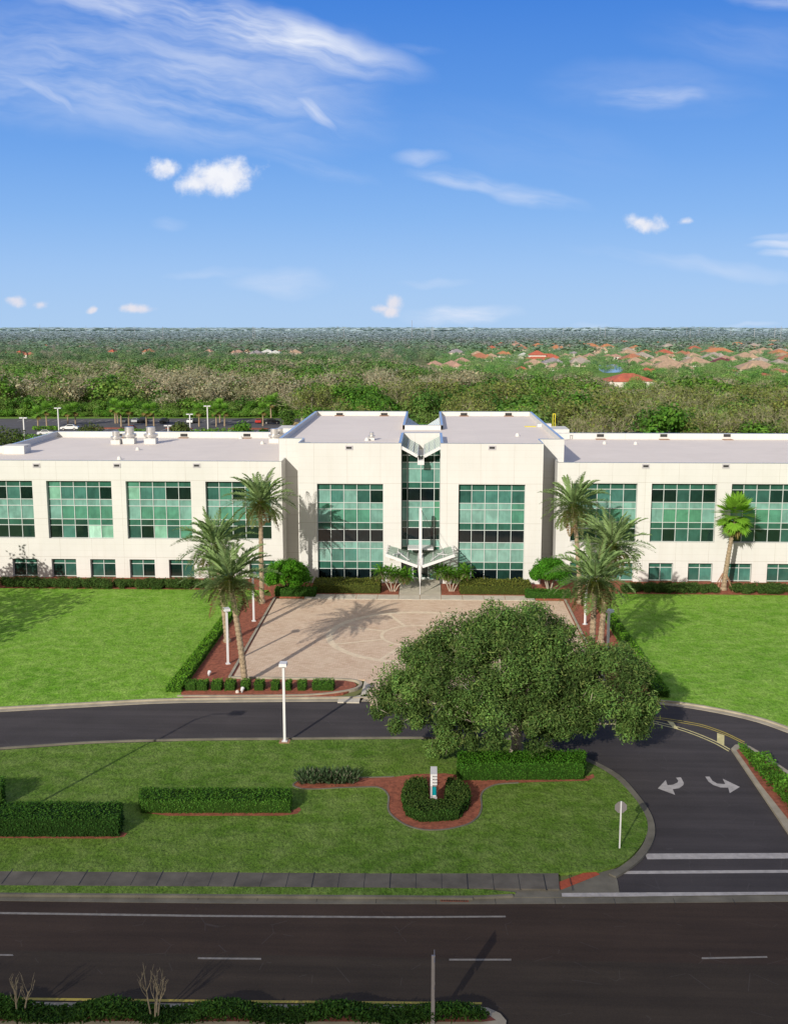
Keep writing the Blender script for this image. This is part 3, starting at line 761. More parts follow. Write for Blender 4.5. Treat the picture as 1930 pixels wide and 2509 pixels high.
# --- shoulders (recessed), side and back walls of the central block
BL, BR, BB = -17.45, 15.7, 164.6
wall('facade_wall', BL, XL+0.02, -0.1, TOP, RD, [], 0); wall('facade_wall', XR-0.02, BR, -0.1, TOP, RD, [], 0)
mb = MB()
def vface(a, b_, z0, z1):
    mb = MB(); mb.poly([(a[0], a[1], z0), (b_[0], b_[1], z0), (b_[0], b_[1], z1), (a[0], a[1], z1)])
    link('side_wall', mb.mesh('side_wall', 'facade', colors=True), bld)
vface((XL, RD), (XL, FD), -0.1, TOP); vface((XR, FD), (XR, RD), -0.1, TOP)
vface((BL, BB), (BL, RD), -0.1, TOP); vface((BR, RD), (BR, BB), -0.1, TOP)
BNL, BNR, BND = -3.15, 1.6, 141.5       # notch cut into the back
vface((BNL, BB), (BL, BB), -0.1, TOP); vface((BR, BB), (BNR, BB), -0.1, TOP)
vface((BNL, BND), (BNL, BB), 11.0, TOP); vface((BNR, BB), (BNR, BND), 11.0, TOP); vface((BNR, BND), (BNL, BND), 11.0, TOP)
FND = 131.0                             # depth of the front notch
vface((NL, FD), (NL, FND), -0.1, TOP); vface((NR, FND), (NR, FD), -0.1, TOP); vface((NL, FND), (NR, FND), 13.0, TOP)
# parapets: inner faces and copings
def parapet(line, zr, zt, th=0.32, side_=1):
    """upstand behind a wall line (polyline, th to the left) with a metal coping"""
    mb = MB()
    o_ = strip_pts([Vector((p[0], p[1], 0)) for p in line], th*side_)
    cp = MB()
    for k in range(len(line)-1):
        a, b_, c, d = Vector((*line[k], 0)), Vector((*line[k+1], 0)), o_[k+1], o_[k]
        mb.poly([(c.x, c.y, zr), (d.x, d.y, zr), (d.x, d.y, zt-0.003), (c.x, c.y, zt-0.003)])
        pts = [a, b_, c, d]
        cp.hexa([(p.x, p.y, zt) for p in pts]+[(p.x, p.y, zt+0.055) for p in pts])
    link('parapet', mb.mesh('parapet', 'facade', colors=True), bld)
    cp.obj('coping', 'coping', bld)
E1 = 0.02
parapet([(XL, RD+E1), (XL, FD-E1), (NL, FD-E1)], ROOF, TOP, 0.18, 1)
parapet([(NR, FD-E1), (XR, FD-E1), (XR, RD)], ROOF, TOP, 0.18, 1)
parapet([(BL, BB), (BL, RD-E1), (XL, RD-E1)], ROOF-0.05, TOP, 0.35, 1)
parapet([(XR, RD-E1), (BR, RD-E1), (BR, BB)], ROOF-0.05, TOP, 0.35, 1)
parapet([(BNL, BB), (BL, BB)], ROOF-0.35, TOP, 0.35, 1); parapet([(BR, BB), (BNR, BB)], ROOF-0.35, TOP, 0.35, 1)
parapet([(NR, FND), (NR, FD)], ROOF, TOP, 0.3, 1); parapet([(NL, FD), (NL, FND)], ROOF, TOP, 0.3, 1)
parapet([(NL, FND), (NR, FND)], ROOF, TOP, 0.3, 1)
parapet([(BNL, BND), (BNL, BB)], ROOF, TOP, 0.3, 1); parapet([(BNR, BB), (BNR, BND)], ROOF, TOP, 0.3, 1); parapet([(BNR, BND), (BNL, BND)], ROOF, TOP, 0.3, 1)
sheet('roof', XY([(XL, FD+.05), (NL, FD+.05), (NL, FND), (NR, FND), (NR, FD+.05), (XR, FD+.05), (XR, RD), (BR, RD), (BR, BB), (BNR, BB), (BNR, BND), (BNL, BND), (BNL, BB), (BL, BB), (BL, RD), (XL, RD)]), ROOF, 'roof_membrane', bld)
# --- wings
WLX, WRX = -16.75, 14.6
wz = [11.5, 10.78, 9.3, 8.55, 6.98, 6.25, 4.75]
gz = [2.3, 1.72, 0.22, -0.02]
Lu = [(-63.0, -54.7), (-53.6, -45.65), (-44.02, -36.45), (-34.78, -27.25), (-25.56, -18.04)]
Lg = [(-67.2, -64.3), (-62.5, -59.6), (-57.9, -55.0), (-53.2, -50.3), (-48.5, -45.6), (-43.88, -41.0), (-39.33, -36.38), (-34.7, -31.76), (-30.1, -27.16), (-25.48, -22.58), (-20.7, -17.8)]
Ru = [(16.24, 23.68), (25.28, 32.6), (34.25, 41.6), (43.3, 50.6)]
Rg = [(16.3, 19.1), (20.72, 23.55), (25.3, 28.06), (29.78, 32.55), (34.27, 37.0), (38.74, 41.5), (43.2, 46.0), (47.7, 50.5)]
WEL, WER = -70.0, 56.0
wall('facade_wall', WEL, WLX, -0.1, WTOP, WD, [(a, b_, 4.75, 11.5) for a, b_ in Lu]+[(a, b_, -0.02, 2.3) for a, b_ in Lg], 0.5)
wall('facade_wall', WRX, WER, -0.1, WTOP, WD, [(a, b_, 4.75, 11.5) for a, b_ in Ru]+[(a, b_, -0.02, 2.3) for a, b_ in Rg], 0.5)
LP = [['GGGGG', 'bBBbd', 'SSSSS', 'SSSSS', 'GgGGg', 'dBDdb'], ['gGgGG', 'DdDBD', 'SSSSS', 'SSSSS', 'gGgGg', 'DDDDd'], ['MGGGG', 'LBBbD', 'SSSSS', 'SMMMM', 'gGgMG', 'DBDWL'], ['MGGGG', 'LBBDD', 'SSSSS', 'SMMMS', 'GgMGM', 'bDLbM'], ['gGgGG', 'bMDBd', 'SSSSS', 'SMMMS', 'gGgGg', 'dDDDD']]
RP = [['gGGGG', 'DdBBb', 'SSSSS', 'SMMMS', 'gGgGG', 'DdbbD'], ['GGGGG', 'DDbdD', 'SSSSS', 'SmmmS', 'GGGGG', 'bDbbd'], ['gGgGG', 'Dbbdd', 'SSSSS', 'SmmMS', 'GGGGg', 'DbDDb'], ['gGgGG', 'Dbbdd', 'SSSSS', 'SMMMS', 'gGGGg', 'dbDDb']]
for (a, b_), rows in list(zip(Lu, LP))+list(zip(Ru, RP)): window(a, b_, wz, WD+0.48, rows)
rr = random.Random(3)
for a, b_ in Lg+Rg:
    rt = a > 0
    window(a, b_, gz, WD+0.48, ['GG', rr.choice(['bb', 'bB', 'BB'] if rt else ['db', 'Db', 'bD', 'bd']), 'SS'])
mb = MB(); WB = 155.0
WBL = -54.5
vface((WLX, WD), (WLX, RD), -0.1, WTOP); vface((WRX, RD), (WRX, WD), -0.1, WTOP)
vface((BL, WB), (WBL, WB), -0.1, WTOP); vface((WBL, WB), (WBL, 135), -0.1, WTOP); vface((WBL, 135), (WEL, 135), -0.1, WTOP); vface((WEL, 135), (WEL, WD), -0.1, WTOP)
vface((WER, WB), (BR, WB), -0.1, WTOP); vface((WER, WD), (WER, WB), -0.1, WTOP)
parapet([(WEL, WD-E1), (WLX, WD-E1), (WLX, RD)], WROOF, WTOP, 0.18, 1)
parapet([(WRX, RD), (WRX, WD-E1), (WER, WD-E1)], WROOF, WTOP, 0.18, 1)
parapet([(BL, WB), (WBL, WB), (WBL, 135.3)], WROOF-0.25, WTOP, 0.4, 1)
parapet([(WER, WB), (BR, WB)], WROOF-0.25, WTOP, 0.4, 1)
parapet([(WBL+3.2, 135), (WEL, 135)], WROOF, WTOP+0.05, 0.4, 1)
MB().box(WBL+0.4, WBL+3.2, 133.6, 136.0, WROOF, WTOP+0.25).obj('roof_box', 'facade', bld)
sheet('roof', XY([(WEL, WD+.05), (WLX, WD+.05), (WLX, RD), (BL, RD), (BL, WB), (WBL, WB), (WBL, 135), (WEL, 135)]), WROOF, 'roof_membrane', bld)
sheet('roof', XY([(WRX, WD+.05), (WER, WD+.05), (WER, WB), (BR, WB), (BR, RD), (WRX, RD)]), WROOF, 'roof_membrane', bld)
# little back stair wells seen over the wings
for x0, x1 in ((BL-4.6, BL-0.02), (BR+0.02, BR+4.6)):
    MB().box(x0, x1, WB+0.02, WB+5, 0, WTOP+0.55).obj('back_bay', 'facade', bld)
# scuppers
def scupper(p, y):
    f = MB(); x, z = p
    f.box(x-0.42, x+0.42, y-0.07, y+0.01, z-0.24, z+0.24)
    o = f.obj('scupper', 'stone_grey', bld)
    MB().box(x-0.3, x+0.3, y-0.085, y-0.05, z-0.12, z+0.12).obj('opening', 'dark', o)
for px, py in ((90, 1140.5), (287, 1140.5), (482, 1140.5), (1581, 1142), (1777, 1142)):
    q = atD(px, py, WD); scupper((q.x, q.z), WD)
for px, py in ((855, 1097), (1205, 1097)):
    q = atD(px, py, FD); scupper((q.x, q.z), FD)
for px, py in ((832, 1015), (941, 1015), (1136, 1015), (1245, 1015)):
    q = atD(px, py, BB-0.35)
    MB().box(q.x-0.5, q.x+0.5, BB-0.40, BB-0.33, q.z-0.2, q.z+0.2).obj('scupper', 'dark', bld)
    MB().box(q.x-0.7, q.x+0.7, BB-1.6, BB-0.36, ROOF-0.02, ROOF+0.06).obj('drain_sump', 'soil', bld)
for px, py in ((297, 1066), (451, 1066), (605, 1066), (1470, 1067), (1625, 1067), (1780, 1067)):
    q = atD(px, py, WB-0.4)
    MB().box(q.x-0.5, q.x+0.5, WB-0.45, WB-0.38, q.z-0.2, q.z+0.2).obj('scupper', 'dark', bld)
    MB().box(q.x-0.7, q.x+0.7, WB-1.5, WB-0.42, WROOF-0.02, WROOF+0.06).obj('drain_sump', 'soil', bld)
# rooftop exhaust fans, caps, hatch
def fan(px, py, z, s=1.0, name='exhaust_fan'):
    p = at(px, py, z)
    r = MB().box(p.x-0.8*s, p.x+0.8*s, p.y, p.y+1.5*s, z-0.02, z+0.75*s).obj('fan_curb', 'facade', bld)
    c_ = (p.x, p.y+0.75*s)
    MB().tube([(c_[0], c_[1], z+0.75*s), (c_[0], c_[1], z+0.95*s), (c_[0], c_[1], z+1.0*s), (c_[0], c_[1], z+1.35*s), (c_[0], c_[1], z+1.4*s), (c_[0], c_[1], z+2.3*s)],
              [0.75*s, 0.75*s, 0.98*s, 0.98*s, 0.62*s, 0.62*s], 20).obj('fan_housing', 'galvanised', r)
fan(283, 1089, WROOF, 0.78); fan(315, 1088, WROOF, 1.0); fan(367.5, 1088, WROOF, 1.0); fan(671, 1086, WROOF, 0.85); fan(684, 1082, WROOF, 0.8)
fan(910, 1079, ROOF, 0.42)
for px, py, z in ((338, 1103, WROOF), (293, 1126, WROOF), (590, 1075, WROOF), (643, 1088, WROOF), (899, 1080, ROOF), (1267, 1069, ROOF), (1314, 1030, ROOF), (1480, 1088, WROOF), (1556, 1089, WROOF), (759, 1028, ROOF)):
    p = at(px, py, z)
    MB().tube([(p.x, p.y, z-0.01), (p.x, p.y, z+0.35), (p.x, p.y, z+0.42)], [0.3, 0.2, 0.06], 10).obj('vent_cap', 'facade', bld)
p = at(1332, 1046, ROOF)
h = MB().box(p.x-0.9, p.x+1.0, p.y, p.y+1.3, ROOF-0.01, ROOF+0.4).obj('roof_hatch', 'facade', bld)
mb = MB()
for dx in (1.2, 1.5): mb.box(p.x+dx, p.x+dx+0.07, p.y+0.4, p.y+0.47, ROOF, ROOF+1.7)
mb.box(p.x+1.2, p.x+1.57, p.y+0.38, p.y+0.49, ROOF+1.7, ROOF+1.78)
mb.obj('safety_post', 'yellow_safety', h)
MB().box(p.x-2.6, p.x-1.1, p.y-0.2, p.y+0.7, ROOF, ROOF+0.06).obj('walk_pad', 'yellow_safety', h)
# --- glazed entrance
GD = 121.0
ex = [-3.03, -2.39, -0.86, 0.67, 1.33]
ez = [14.6, 13.8, 13.05, 11.5, 10.8, 9.34, 8.6, 7.05, 6.24, 4.82, 4.03]
window(ex[0], ex[-1], ez, GD, ['ddDd', 'SSSS', 'SSBS', 'GGGG', 'DKKD', 'SSSm', 'SSSm', 'GGGG', 'DKKD', 'SSSS'], xs=ex)
# glazing above, filling the butterfly roof
zo, zi = 15.75, 14.75                   # eaves of the butterfly at the sides / at the centre
for s_, (a, b_) in ((-1, (NL+0.02, -1.22)), (1, (-0.48, NR-0.02))):
    g = MB(); out, inn = (a, b_) if s_ < 0 else (b_, a)
    zt = lambda x: zi+(zo-zi)*abs(x-inn)/abs(out-inn)-0.08
    xs = [a, -2.39 if s_ < 0 else 0.67, b_]
    f = MB()
    for i in range(2):
        g.poly([(xs[i], GD, 14.6), (xs[i+1], GD, 14.6), (xs[i+1], GD, zt(xs[i+1])), (xs[i], GD, zt(xs[i]))], TONE['d'] if s_ < 0 else TONE['G'])
    for x in xs: f.box(x-0.035, x+0.035, GD-0.09, GD+0.02, 14.6, zt(x))
    f.box(a, b_, GD-0.095, GD+0.025, 14.585, 14.66)
    fo = f.obj('window', 'frame_metal', bld); link('glass', g.mesh('glass', 'glass', colors=True), fo)
    # butterfly roof wing: glass, front fascia, ribs
    pn = MB().poly([(out, FD+0.3, zo), (inn, FD+0.3, zi), (inn, FND-0.1, zi), (out, FND-0.1, zo)])
    po = pn.obj('butterfly_roof', 'canopy_glass', bld)
    rb = MB()
    for k in range(9):
        y = FD+0.3+k*1.42; rb.bar((out, y, zo+0.03), (inn, y, zi+0.03), 0.07, 0.09)
    for q in (0.0, 0.35, 0.7, 1.0):
        x = out+(inn-out)*q; z = zo+(zi-zo)*q; rb.bar((x, FD+0.3, z+0.03), (x, FND-0.15, z+0.03), 0.07, 0.08)
    rb.obj('rib', 'frame_metal', po)
    MB().bar((out, FD+0.25, zo-0.07), (inn, FD+0.25, zi-0.07), 0.16, 0.34).obj('fascia', 'white_metal', po)
tr_ = MB(); tr_.box(-1.2, -1.12, FD+0.35, FND-0.05, 14.1, 14.72); tr_.box(-0.58, -0.5, FD+0.35, FND-0.05, 14.1, 14.72); tr_.box(-1.12, -0.58, FD+0.35, FND-0.05, 14.1, 14.2)
tr_.obj('roof_gutter', 'facade', bld)
MB().box(-1.22, -0.48, FD+0.12, FD+0.34, 13.72, 14.22).obj('gutter_box', 'white_metal', bld)
sheet('notch_ceiling', XY([(NL, GD+0.05), (NR, GD+0.05), (NR, FND), (NL, FND)]), 13.02, 'dark', bld)
# back notch: blue reflecting glass slopes
for s_, out, inn in ((-1, BNL+0.02, -1.2), (1, BNR-0.02, -0.4)):
    po = MB().poly([(out, BND+0.5, 15.2), (inn, BND+0.5, 13.9), (inn, BB-0.5, 13.9), (out, BB-0.5, 15.2)]).obj('butterfly_roof', 'coping', bld)
    rb = MB()
    for k in range(10):
        y = BND+1+k*2.4; rb.bar((out, y, 15.24), (inn, y, 13.94), 0.1, 0.1)
    rb.obj('rib', 'frame_metal', po)
# doors
dx = [-3.03, -2.37, -1.82, -0.85, 0.15, 0.68, 1.33]
window(dx[0], dx[-1], [4.03, 2.62, 2.5], GD, ['GGGGGG', 'dddddd'], xs=dx, frame=0.07)
def door(x0, x1, name='door'):
    f = MB()
    f.box(x0+0.05, x0+0.15, GD-0.06, GD+0.03, 0.12, 2.5); f.box(x1-0.15, x1-0.05, GD-0.06, GD+0.03, 0.12, 2.5)
    f.box(x0+0.15, x1-0.15, GD-0.06, GD+0.03, 0.12, 0.36); f.box(x0+0.15, x1-0.15, GD-0.06, GD+0.03, 2.38, 2.5)
    o = f.obj(name, 'frame_metal', bld)
    g = MB().poly([(x0+0.15, GD, 0.36), (x1-0.15, GD, 0.36), (x1-0.15, GD, 2.38), (x0+0.15, GD, 2.38)], TONE['D'])
    link('glass', g.mesh('glass', 'glass', colors=True), o)
    hx = x1-0.22 if name == 'door' and x0 < -1 else x0+0.22
    MB().bar((hx, GD-0.12, 0.9), (hx, GD-0.12, 1.5), 0.04).obj('handle', 'galvanised', o)
door(-1.82, -0.85); door(-0.85, 0.15)
for a, b_, k in ((dx[0], dx[2], 'Dd'), (dx[4], dx[6], 'DS')):
    mid = dx[1] if a < -1 else dx[5]
    window(a, b_, [2.5, 0.95, 0.12], GD, ['DD', 'dB' if a < -1 else 'SS'], xs=[a, mid, b_], frame=0.07)
MB().box(0.24, 0.5, GD-0.035, GD-0.02, 1.0, 1.3).obj('notice', 'white_metal', bld)
# --- entrance canopy: two glass wings on a spine, mast and stays
cz_i, cz_o, c0, c1, cx0 = 3.35, 4.6, 113.6, 118.6, -0.85
can = MB()
for x in (-1.12, -0.58): can.bar((x, c0, cz_i), (x, 120.9, cz_i), 0.1, 0.24)
for k in range(11): can.bar((-1.08, c0+0.3+k*0.62, cz_i+0.05), (-0.62, c0+0.3+k*0.62, cz_i+0.05), 0.13, 0.1)
spine = can.obj('canopy', 'white_metal', bld)
for s_ in (-1, 1):
    inn, out = cx0+s_*0.32, cx0+s_*3.65
    z_at = lambda x: cz_i+(cz_o-cz_i)*abs(x-inn)/abs(out-inn)
    MB().poly([(inn, c0, cz_i), (out, c0+0.1, cz_o), (out-s_*0.25, c1, cz_o-0.07), (inn, 120.6, cz_i)]).obj('canopy_glass', 'canopy_glass', spine)
    fb = MB(); fb.bar((inn-s_*0.05, c0-0.08, cz_i-0.03), (out+s_*0.1, c0+0.02, cz_o-0.03), 0.18, 0.30)
    for k in range(1, 9):
        y = c0+k*0.62
        fb.bar((inn, y, cz_i-0.06), (out+s_*(0.25 if k % 2 else 0.05), y, z_at(out+s_*0.1)-0.06), 0.055, 0.1)
    for q in (0.33, 0.66, 1.0):
        x = inn+(out-inn)*q; fb.bar((x, c0+0.1, z_at(x)+0.05), (x, c1+0.1, z_at(x)+0.05), 0.07, 0.08)
    fb.obj('canopy_frame', 'white_metal', spine)
    if s_ > 0:
        for q, y in ((0.42, 116.6), (0.72, 115.6)):
            x = inn+(out-inn)*q; MB().bar((cx0+0.1, 117.3, 8.9), (x, y, z_at(x)+0.06), 0.028).obj('stay', 'dark', spine)
    st_ = MB()
    st_.bar((inn+s_*0.9, c0+1.0, z_at(inn+s_*0.9)+0.1), (inn+s_*2.2, c0+3.1, z_at(inn+s_*2.2)+0.1), 0.1)
    st_.bar((inn+s_*2.6, c0+0.9, z_at(inn+s_*2.6)+0.1), (inn+s_*1.6, c0+3.3, z_at(inn+s_*1.6)+0.1), 0.1)
    st_.obj('brace', 'white_metal', spine)
ms = MB(); ms.hexa([(cx0-0.17, 117.2, 3.4), (cx0+0.17, 117.2, 3.4), (cx0+0.17, 118.3, 3.4), (cx0-0.17, 118.3, 3.4), (cx0-0.15, 117.3, 9.1), (cx0+0.15, 117.3, 9.1), (cx0+0.15, 117.8, 9.1), (cx0-0.15, 117.8, 9.1)])
ms.obj('mast', 'white_metal', spine)
MB().bar((cx0, 118.6, 4.15), (cx0, 120.9, 4.15), 2.9, 0.14).obj('canopy_roof', 'white_metal', spine)
MB().tube([(cx0, c0+0.1, 3.4), (cx0, c0+0.1, 2.9), (cx0, c0+0.15, 1.6), (cx0, c0+0.2, 1.2), (cx0, c0+0.2, 0.1)], [0.22, 0.20, 0.08, 0.03, 0.03], 10).obj('column', 'white_metal', spine)
# house number on the left pier
fc = bpy.data.curves.new('house_number', 'FONT'); fc.body = '3000'; fc.size = 0.36; fc.extrude = 0.015; fc.align_x = 'CENTER'
fo = bpy.data.objects.new('tmp', fc); col.objects.link(fo)
bpy.context.view_layer.update()
me = bpy.data.meshes.new_from_object(fo.evaluated_get(bpy.context.evaluated_depsgraph_get()))
col.objects.unlink(fo); bpy.data.objects.remove(fo)
me.materials.clear(); me.materials.append(M['number_bronze'])
q = atD(961.5, 1373, FD)
o = link('house_number', me, bld); o.location = (q.x, FD-0.03, q.z); o.rotation_euler = (R(90), 0, 0)
# ================================================================== PLANTS AND FURNITURE ROUND THE FORECOURT
HG = (0.06, 0.15, 0.018)
# ---- feather palms
def feather_crown(seed, n, ln, base, lo_e=-38, leafl=0.62, per=34, wid=0.055, drop=62):
    rng = np.random.default_rng(seed); V, C = [], []
    for i in range(n):
        u = i/(n-1); az = i*2.39996+rng.normal(0, 0.12)
        e0 = R(86-(86-lo_e)*u**0.85+rng.normal(0, 5)); l = ln*rng.uniform(0.85, 1.1)*(0.80+0.25*math.sin(math.pi*min(1, u+0.15)))
        bend = R(drop*(0.55+0.45*rng.random())*(1.0-0.45*max(0, u-0.6)))
        s = np.linspace(0, 1, 14); e = e0-bend*s**1.4
        dr = np.cos(e); dz = np.sin(e); st = l/13
        rr = np.concatenate([[0], np.cumsum((dr[:-1]+dr[1:])/2*st)]); zz = np.concatenate([[0], np.cumsum((dz[:-1]+dz[1:])/2*st)])
        ca, sa = math.cos(az), math.sin(az); side = np.array([-sa, ca, 0]); twist = rng.normal(0, 0.35)
        P = np.stack([rr*ca, rr*sa, zz+0.15*(1-u)], 1); T = np.stack([dr*ca, dr*sa, dz], 1)
        q = np.repeat(np.linspace(0.14, 0.99, per), 2); sg = np.tile([1.0, -1.0], per)
        k = q*13; i0 = np.minimum(k.astype(int), 12); f = (k-i0)[:, None]
        bp = P[i0]*(1-f)+P[i0+1]*f; tt = unit(T[i0]*(1-f)+T[i0+1]*f)
        up = unit(np.cross(side[None, :], tt)*1.0); up[:, 2] = np.abs(up[:, 2])
        d = unit(tt*0.62+side[None, :]*sg[:, None]*(0.75+twist*0.1)+up*(0.42)+rng.normal(0, 0.10, (len(q), 3)))
        L_ = leafl*(np.sin(np.pi*np.clip(q*0.86+0.13, 0, 1))**0.7)*rng.uniform(0.85, 1.1, len(q))
        wv = unit(np.cross(d, up))*(wid*1.5)
        c = np.array(base)*np.clip(rng.normal(1, 0.14), .6, 1.4)
        if u > 0.80: c = c*0.6+np.array((0.17, 0.145, 0.05))*0.45
        if u > 0.95: c = np.array((0.20, 0.13, 0.06))
        cc = c[None, :]*rng.uniform(0.8, 1.2, (len(q), 1))
        v, kk = cards(bp+d*L_[:, None]*0.5, d*L_[:, None]*0.5, wv, cc); V.append(v); C.append(kk)
        # midrib
        v, kk = cards((P[:-1]+P[1:])/2, (P[1:]-P[:-1])*0.52, np.tile(side*0.07, (13, 1)), np.tile(np.array((0.16, 0.17, 0.07)), (13, 1))); V.append(v); C.append(kk)
    return np.concatenate(V), np.concatenate(C)
PG = (0.215, 0.305, 0.12)
crown_a = card_mesh('crown', *feather_crown(1, 68, 4.0, PG, leafl=0.74, wid=0.068, drop=58)); crown_b = card_mesh('crown', *feather_crown(2, 66, 3.9, (0.20, 0.295, 0.11), leafl=0.74, wid=0.068, drop=66))
def palm_trunk(h, lean, r0=0.27, r1=0.21, seed=0):
    mb = MB(); n = 44; pts = []; rad = []
    for k in range(n+1):
        u = k/n; x = lean[0]*(u**1.3); y = lean[1]*(u**1.3)
        r = r0+(r1-r0)*u + (0.10 if u < 0.04 else 0) + (0.025 if k % 2 else -0.02)
        pts.append((x, y, u*h)); rad.append(r)
    return mb.tube(pts, rad, 10).mesh('trunk', 'palm_bark')
def boots(seed):
    rng = np.random.default_rng(seed); n = 260
    a = rng.uniform(0, 2*math.pi, n); z = rng.uniform(-1.05, 0.25, n); r = 0.36+0.16*np.sin((z+1.05)/1.3*math.pi)
    d = np.stack([np.cos(a), np.sin(a), np.full(n, 0.9)], 1)
    c = np.where((z > -0.75)[:, None], np.array([(0.20, 0.22, 0.035)]), np.array([(0.22, 0.15, 0.07)]))*rng.uniform(0.6, 1.2, (n, 1))
    p = np.stack([r*np.cos(a), r*np.sin(a), z], 1)
    s = np.stack([-np.sin(a), np.cos(a), np.zeros(n)], 1)
    V, C = cards(p, unit(d)*0.24, s*0.14, c)
    return card_mesh('boots', V, C)
boots_m = boots(3)
def date_palm(base, h, lean, crown, label, rz, s=1.0):
    t = empty('date_palm', base, label, 'palm', 'date palms flanking the forecourt')
    link('trunk', palm_trunk(h, lean), t)
    for nm, me, dz in (('crown', crown, 0.0), ('boots', boots_m, 0.05)):
        o = link(nm, me, t); o.location = (lean[0], lean[1], h+dz); o.rotation_euler = (0, 0, rz); o.scale = (s, s, s)
    return t
date_palm((-15.02, 84.0, 0.1), 8.6, (-1.05, 0.2), crown_a, 'tall leaning date palm behind the row of clipped box shrubs left of the plaza', 0.3)
date_palm((-18.6, 95.4, 0.1), 8.9, (-0.9, 0.2), crown_b, 'date palm with its trunk behind the white lamp post in the left mulch bed', 1.4, 1.0)
date_palm((-17.55, 109.6, 0.1), 10.7, (0.05, 0.1), crown_a, 'tallest straight date palm nearest the left wing, its shadow on the cream wall', 2.3, 1.02)
date_palm((13.25, 84.0, 0.1), 8.7, (0.2, 0.2), crown_b, 'date palm rising behind the big oak crown at the right mulch bed', 0.9, 1.0)
date_palm((16.0, 96.0, 0.1), 9.0, (0.75, 0.2), crown_a, 'middle one of the three date palms right of the plaza', 3.5, 1.0)
date_palm((16.1, 110.5, 0.1), 10.3, (-0.9, 0.1), crown_b, 'date palm nearest the right wing with fronds over its first upper window', 4.0, 1.03)

# ---- fan palm with bracing stakes
def fan_leaf_crown(seed, n, pet, fl, base, seg=16, spread=105, lo=-60):
    rng = np.random.default_rng(seed); V, C = [], []
    for i in range(n):
        u = i/(n-1); az = i*2.39996; e = R(84-(84-lo)*u)
        t = np.array([math.cos(az)*math.cos(e), math.sin(az)*math.cos(e), math.sin(e)]); side = np.array([-math.sin(az), math.cos(az), 0]); up = np.cross(side, t)*-1
        b0 = t*pet*rng.uniform(.8, 1.1)
        an = np.linspace(-R(spread), R(spread), seg)
        d = np.cos(an)[:, None]*t+np.sin(an)[:, None]*side+up*0.25*np.abs(np.sin(an))[:, None]-np.array([0, 0, 0.22])
        d = unit(d); l = fl*(0.75+0.25*np.cos(an))[:, None]*rng.uniform(.85, 1.1, (seg, 1))
        wv = unit(np.cross(d, up))*0.16*fl/0.9
        c = np.array(base)*rng.uniform(0.75, 1.2)
        if u > 0.88: c = np.array((0.22, 0.17, 0.06))
        v, k = cards(b0+d*l*0.5, d*l*0.5, wv, c[None, :]*rng.uniform(.8, 1.2, (seg, 1))); V.append(v); C.append(k)
        v, k = cards(np.array([t*pet*0.5]), np.array([t*pet*0.55]), np.array([side*0.05]), np.array([(0.2, 0.22, 0.06)])); V.append(v); C.append(k)
    return np.concatenate(V), np.concatenate(C)
fp = at(1772, 1438, 0.1); fp.y = 117.0; fp.x = atD(1772, 1430, 117.0).x
t = empty('fan_palm', (fp.x, fp.y, 0.1), 'fan palm with bright green leaves and braced brown trunk before the right wing', 'palm')
link('trunk', palm_trunk(8.2, (0.95, 0.2), 0.30, 0.19), t)
o = link('crown', card_mesh('crown', *feather_crown(5, 4, 0.4, (0.1, 0.2, 0.02))), t); bpy.data.objects.remove(o)
o = link('crown', card_mesh('crown', *fan_leaf_crown(7, 40, 1.3, 1.45, (0.16, 0.33, 0.03), lo=-84)), t); o.location = (0.95, 0.2, 8.5)
mb = MB()
for a in (0.4, 2.2, 3.9, 5.4): mb.bar((0.2*math.cos(a), 0.2*math.sin(a), 1.9), (1.35*math.cos(a), 1.1*math.sin(a), 0), 0.09)
mb.obj('brace', 'soil', t)

# ---- pygmy palms by the door
small_crown = card_mesh('crown', *feather_crown(11, 34, 1.3, (0.10, 0.26, 0.02), lo_e=-30, leafl=0.36, per=20, wid=0.04, drop=80))
def pygmy(px, py, label, seed):
    r_ = random.Random(seed); p = at(px, py, 0.11)
    t = empty('pygmy_palm', p, label, 'palm', 'pygmy palms beside the entrance')
    for k in range(4):
        dx_ = (k-1.5)*0.42+r_.uniform(-.1, .1); hh = r_.uniform(1.5, 2.1); tx = dx_*2.0+r_.uniform(-.2, .2)
        tr = MB().tube([(dx_*0.35, 0, 0), (dx_*0.9, -0.1, hh*0.4), (tx*0.8, -0.1, hh*0.75), (tx, -0.05, hh)], [0.07, 0.06, 0.055, 0.06], 7).obj('trunk', 'pale_bark', t)
        o = link('crown', small_crown, tr); o.location = (tx, -0.05, hh); o.rotation_euler = (r_.uniform(-.15, .15), tx*0.12, r_.uniform(0, 6))
pygmy(962, 1449, 'multi stemmed pygmy palm left of the glass entrance', 1)
pygmy(1105, 1449, 'multi stemmed pygmy palm right of the glass entrance', 2)

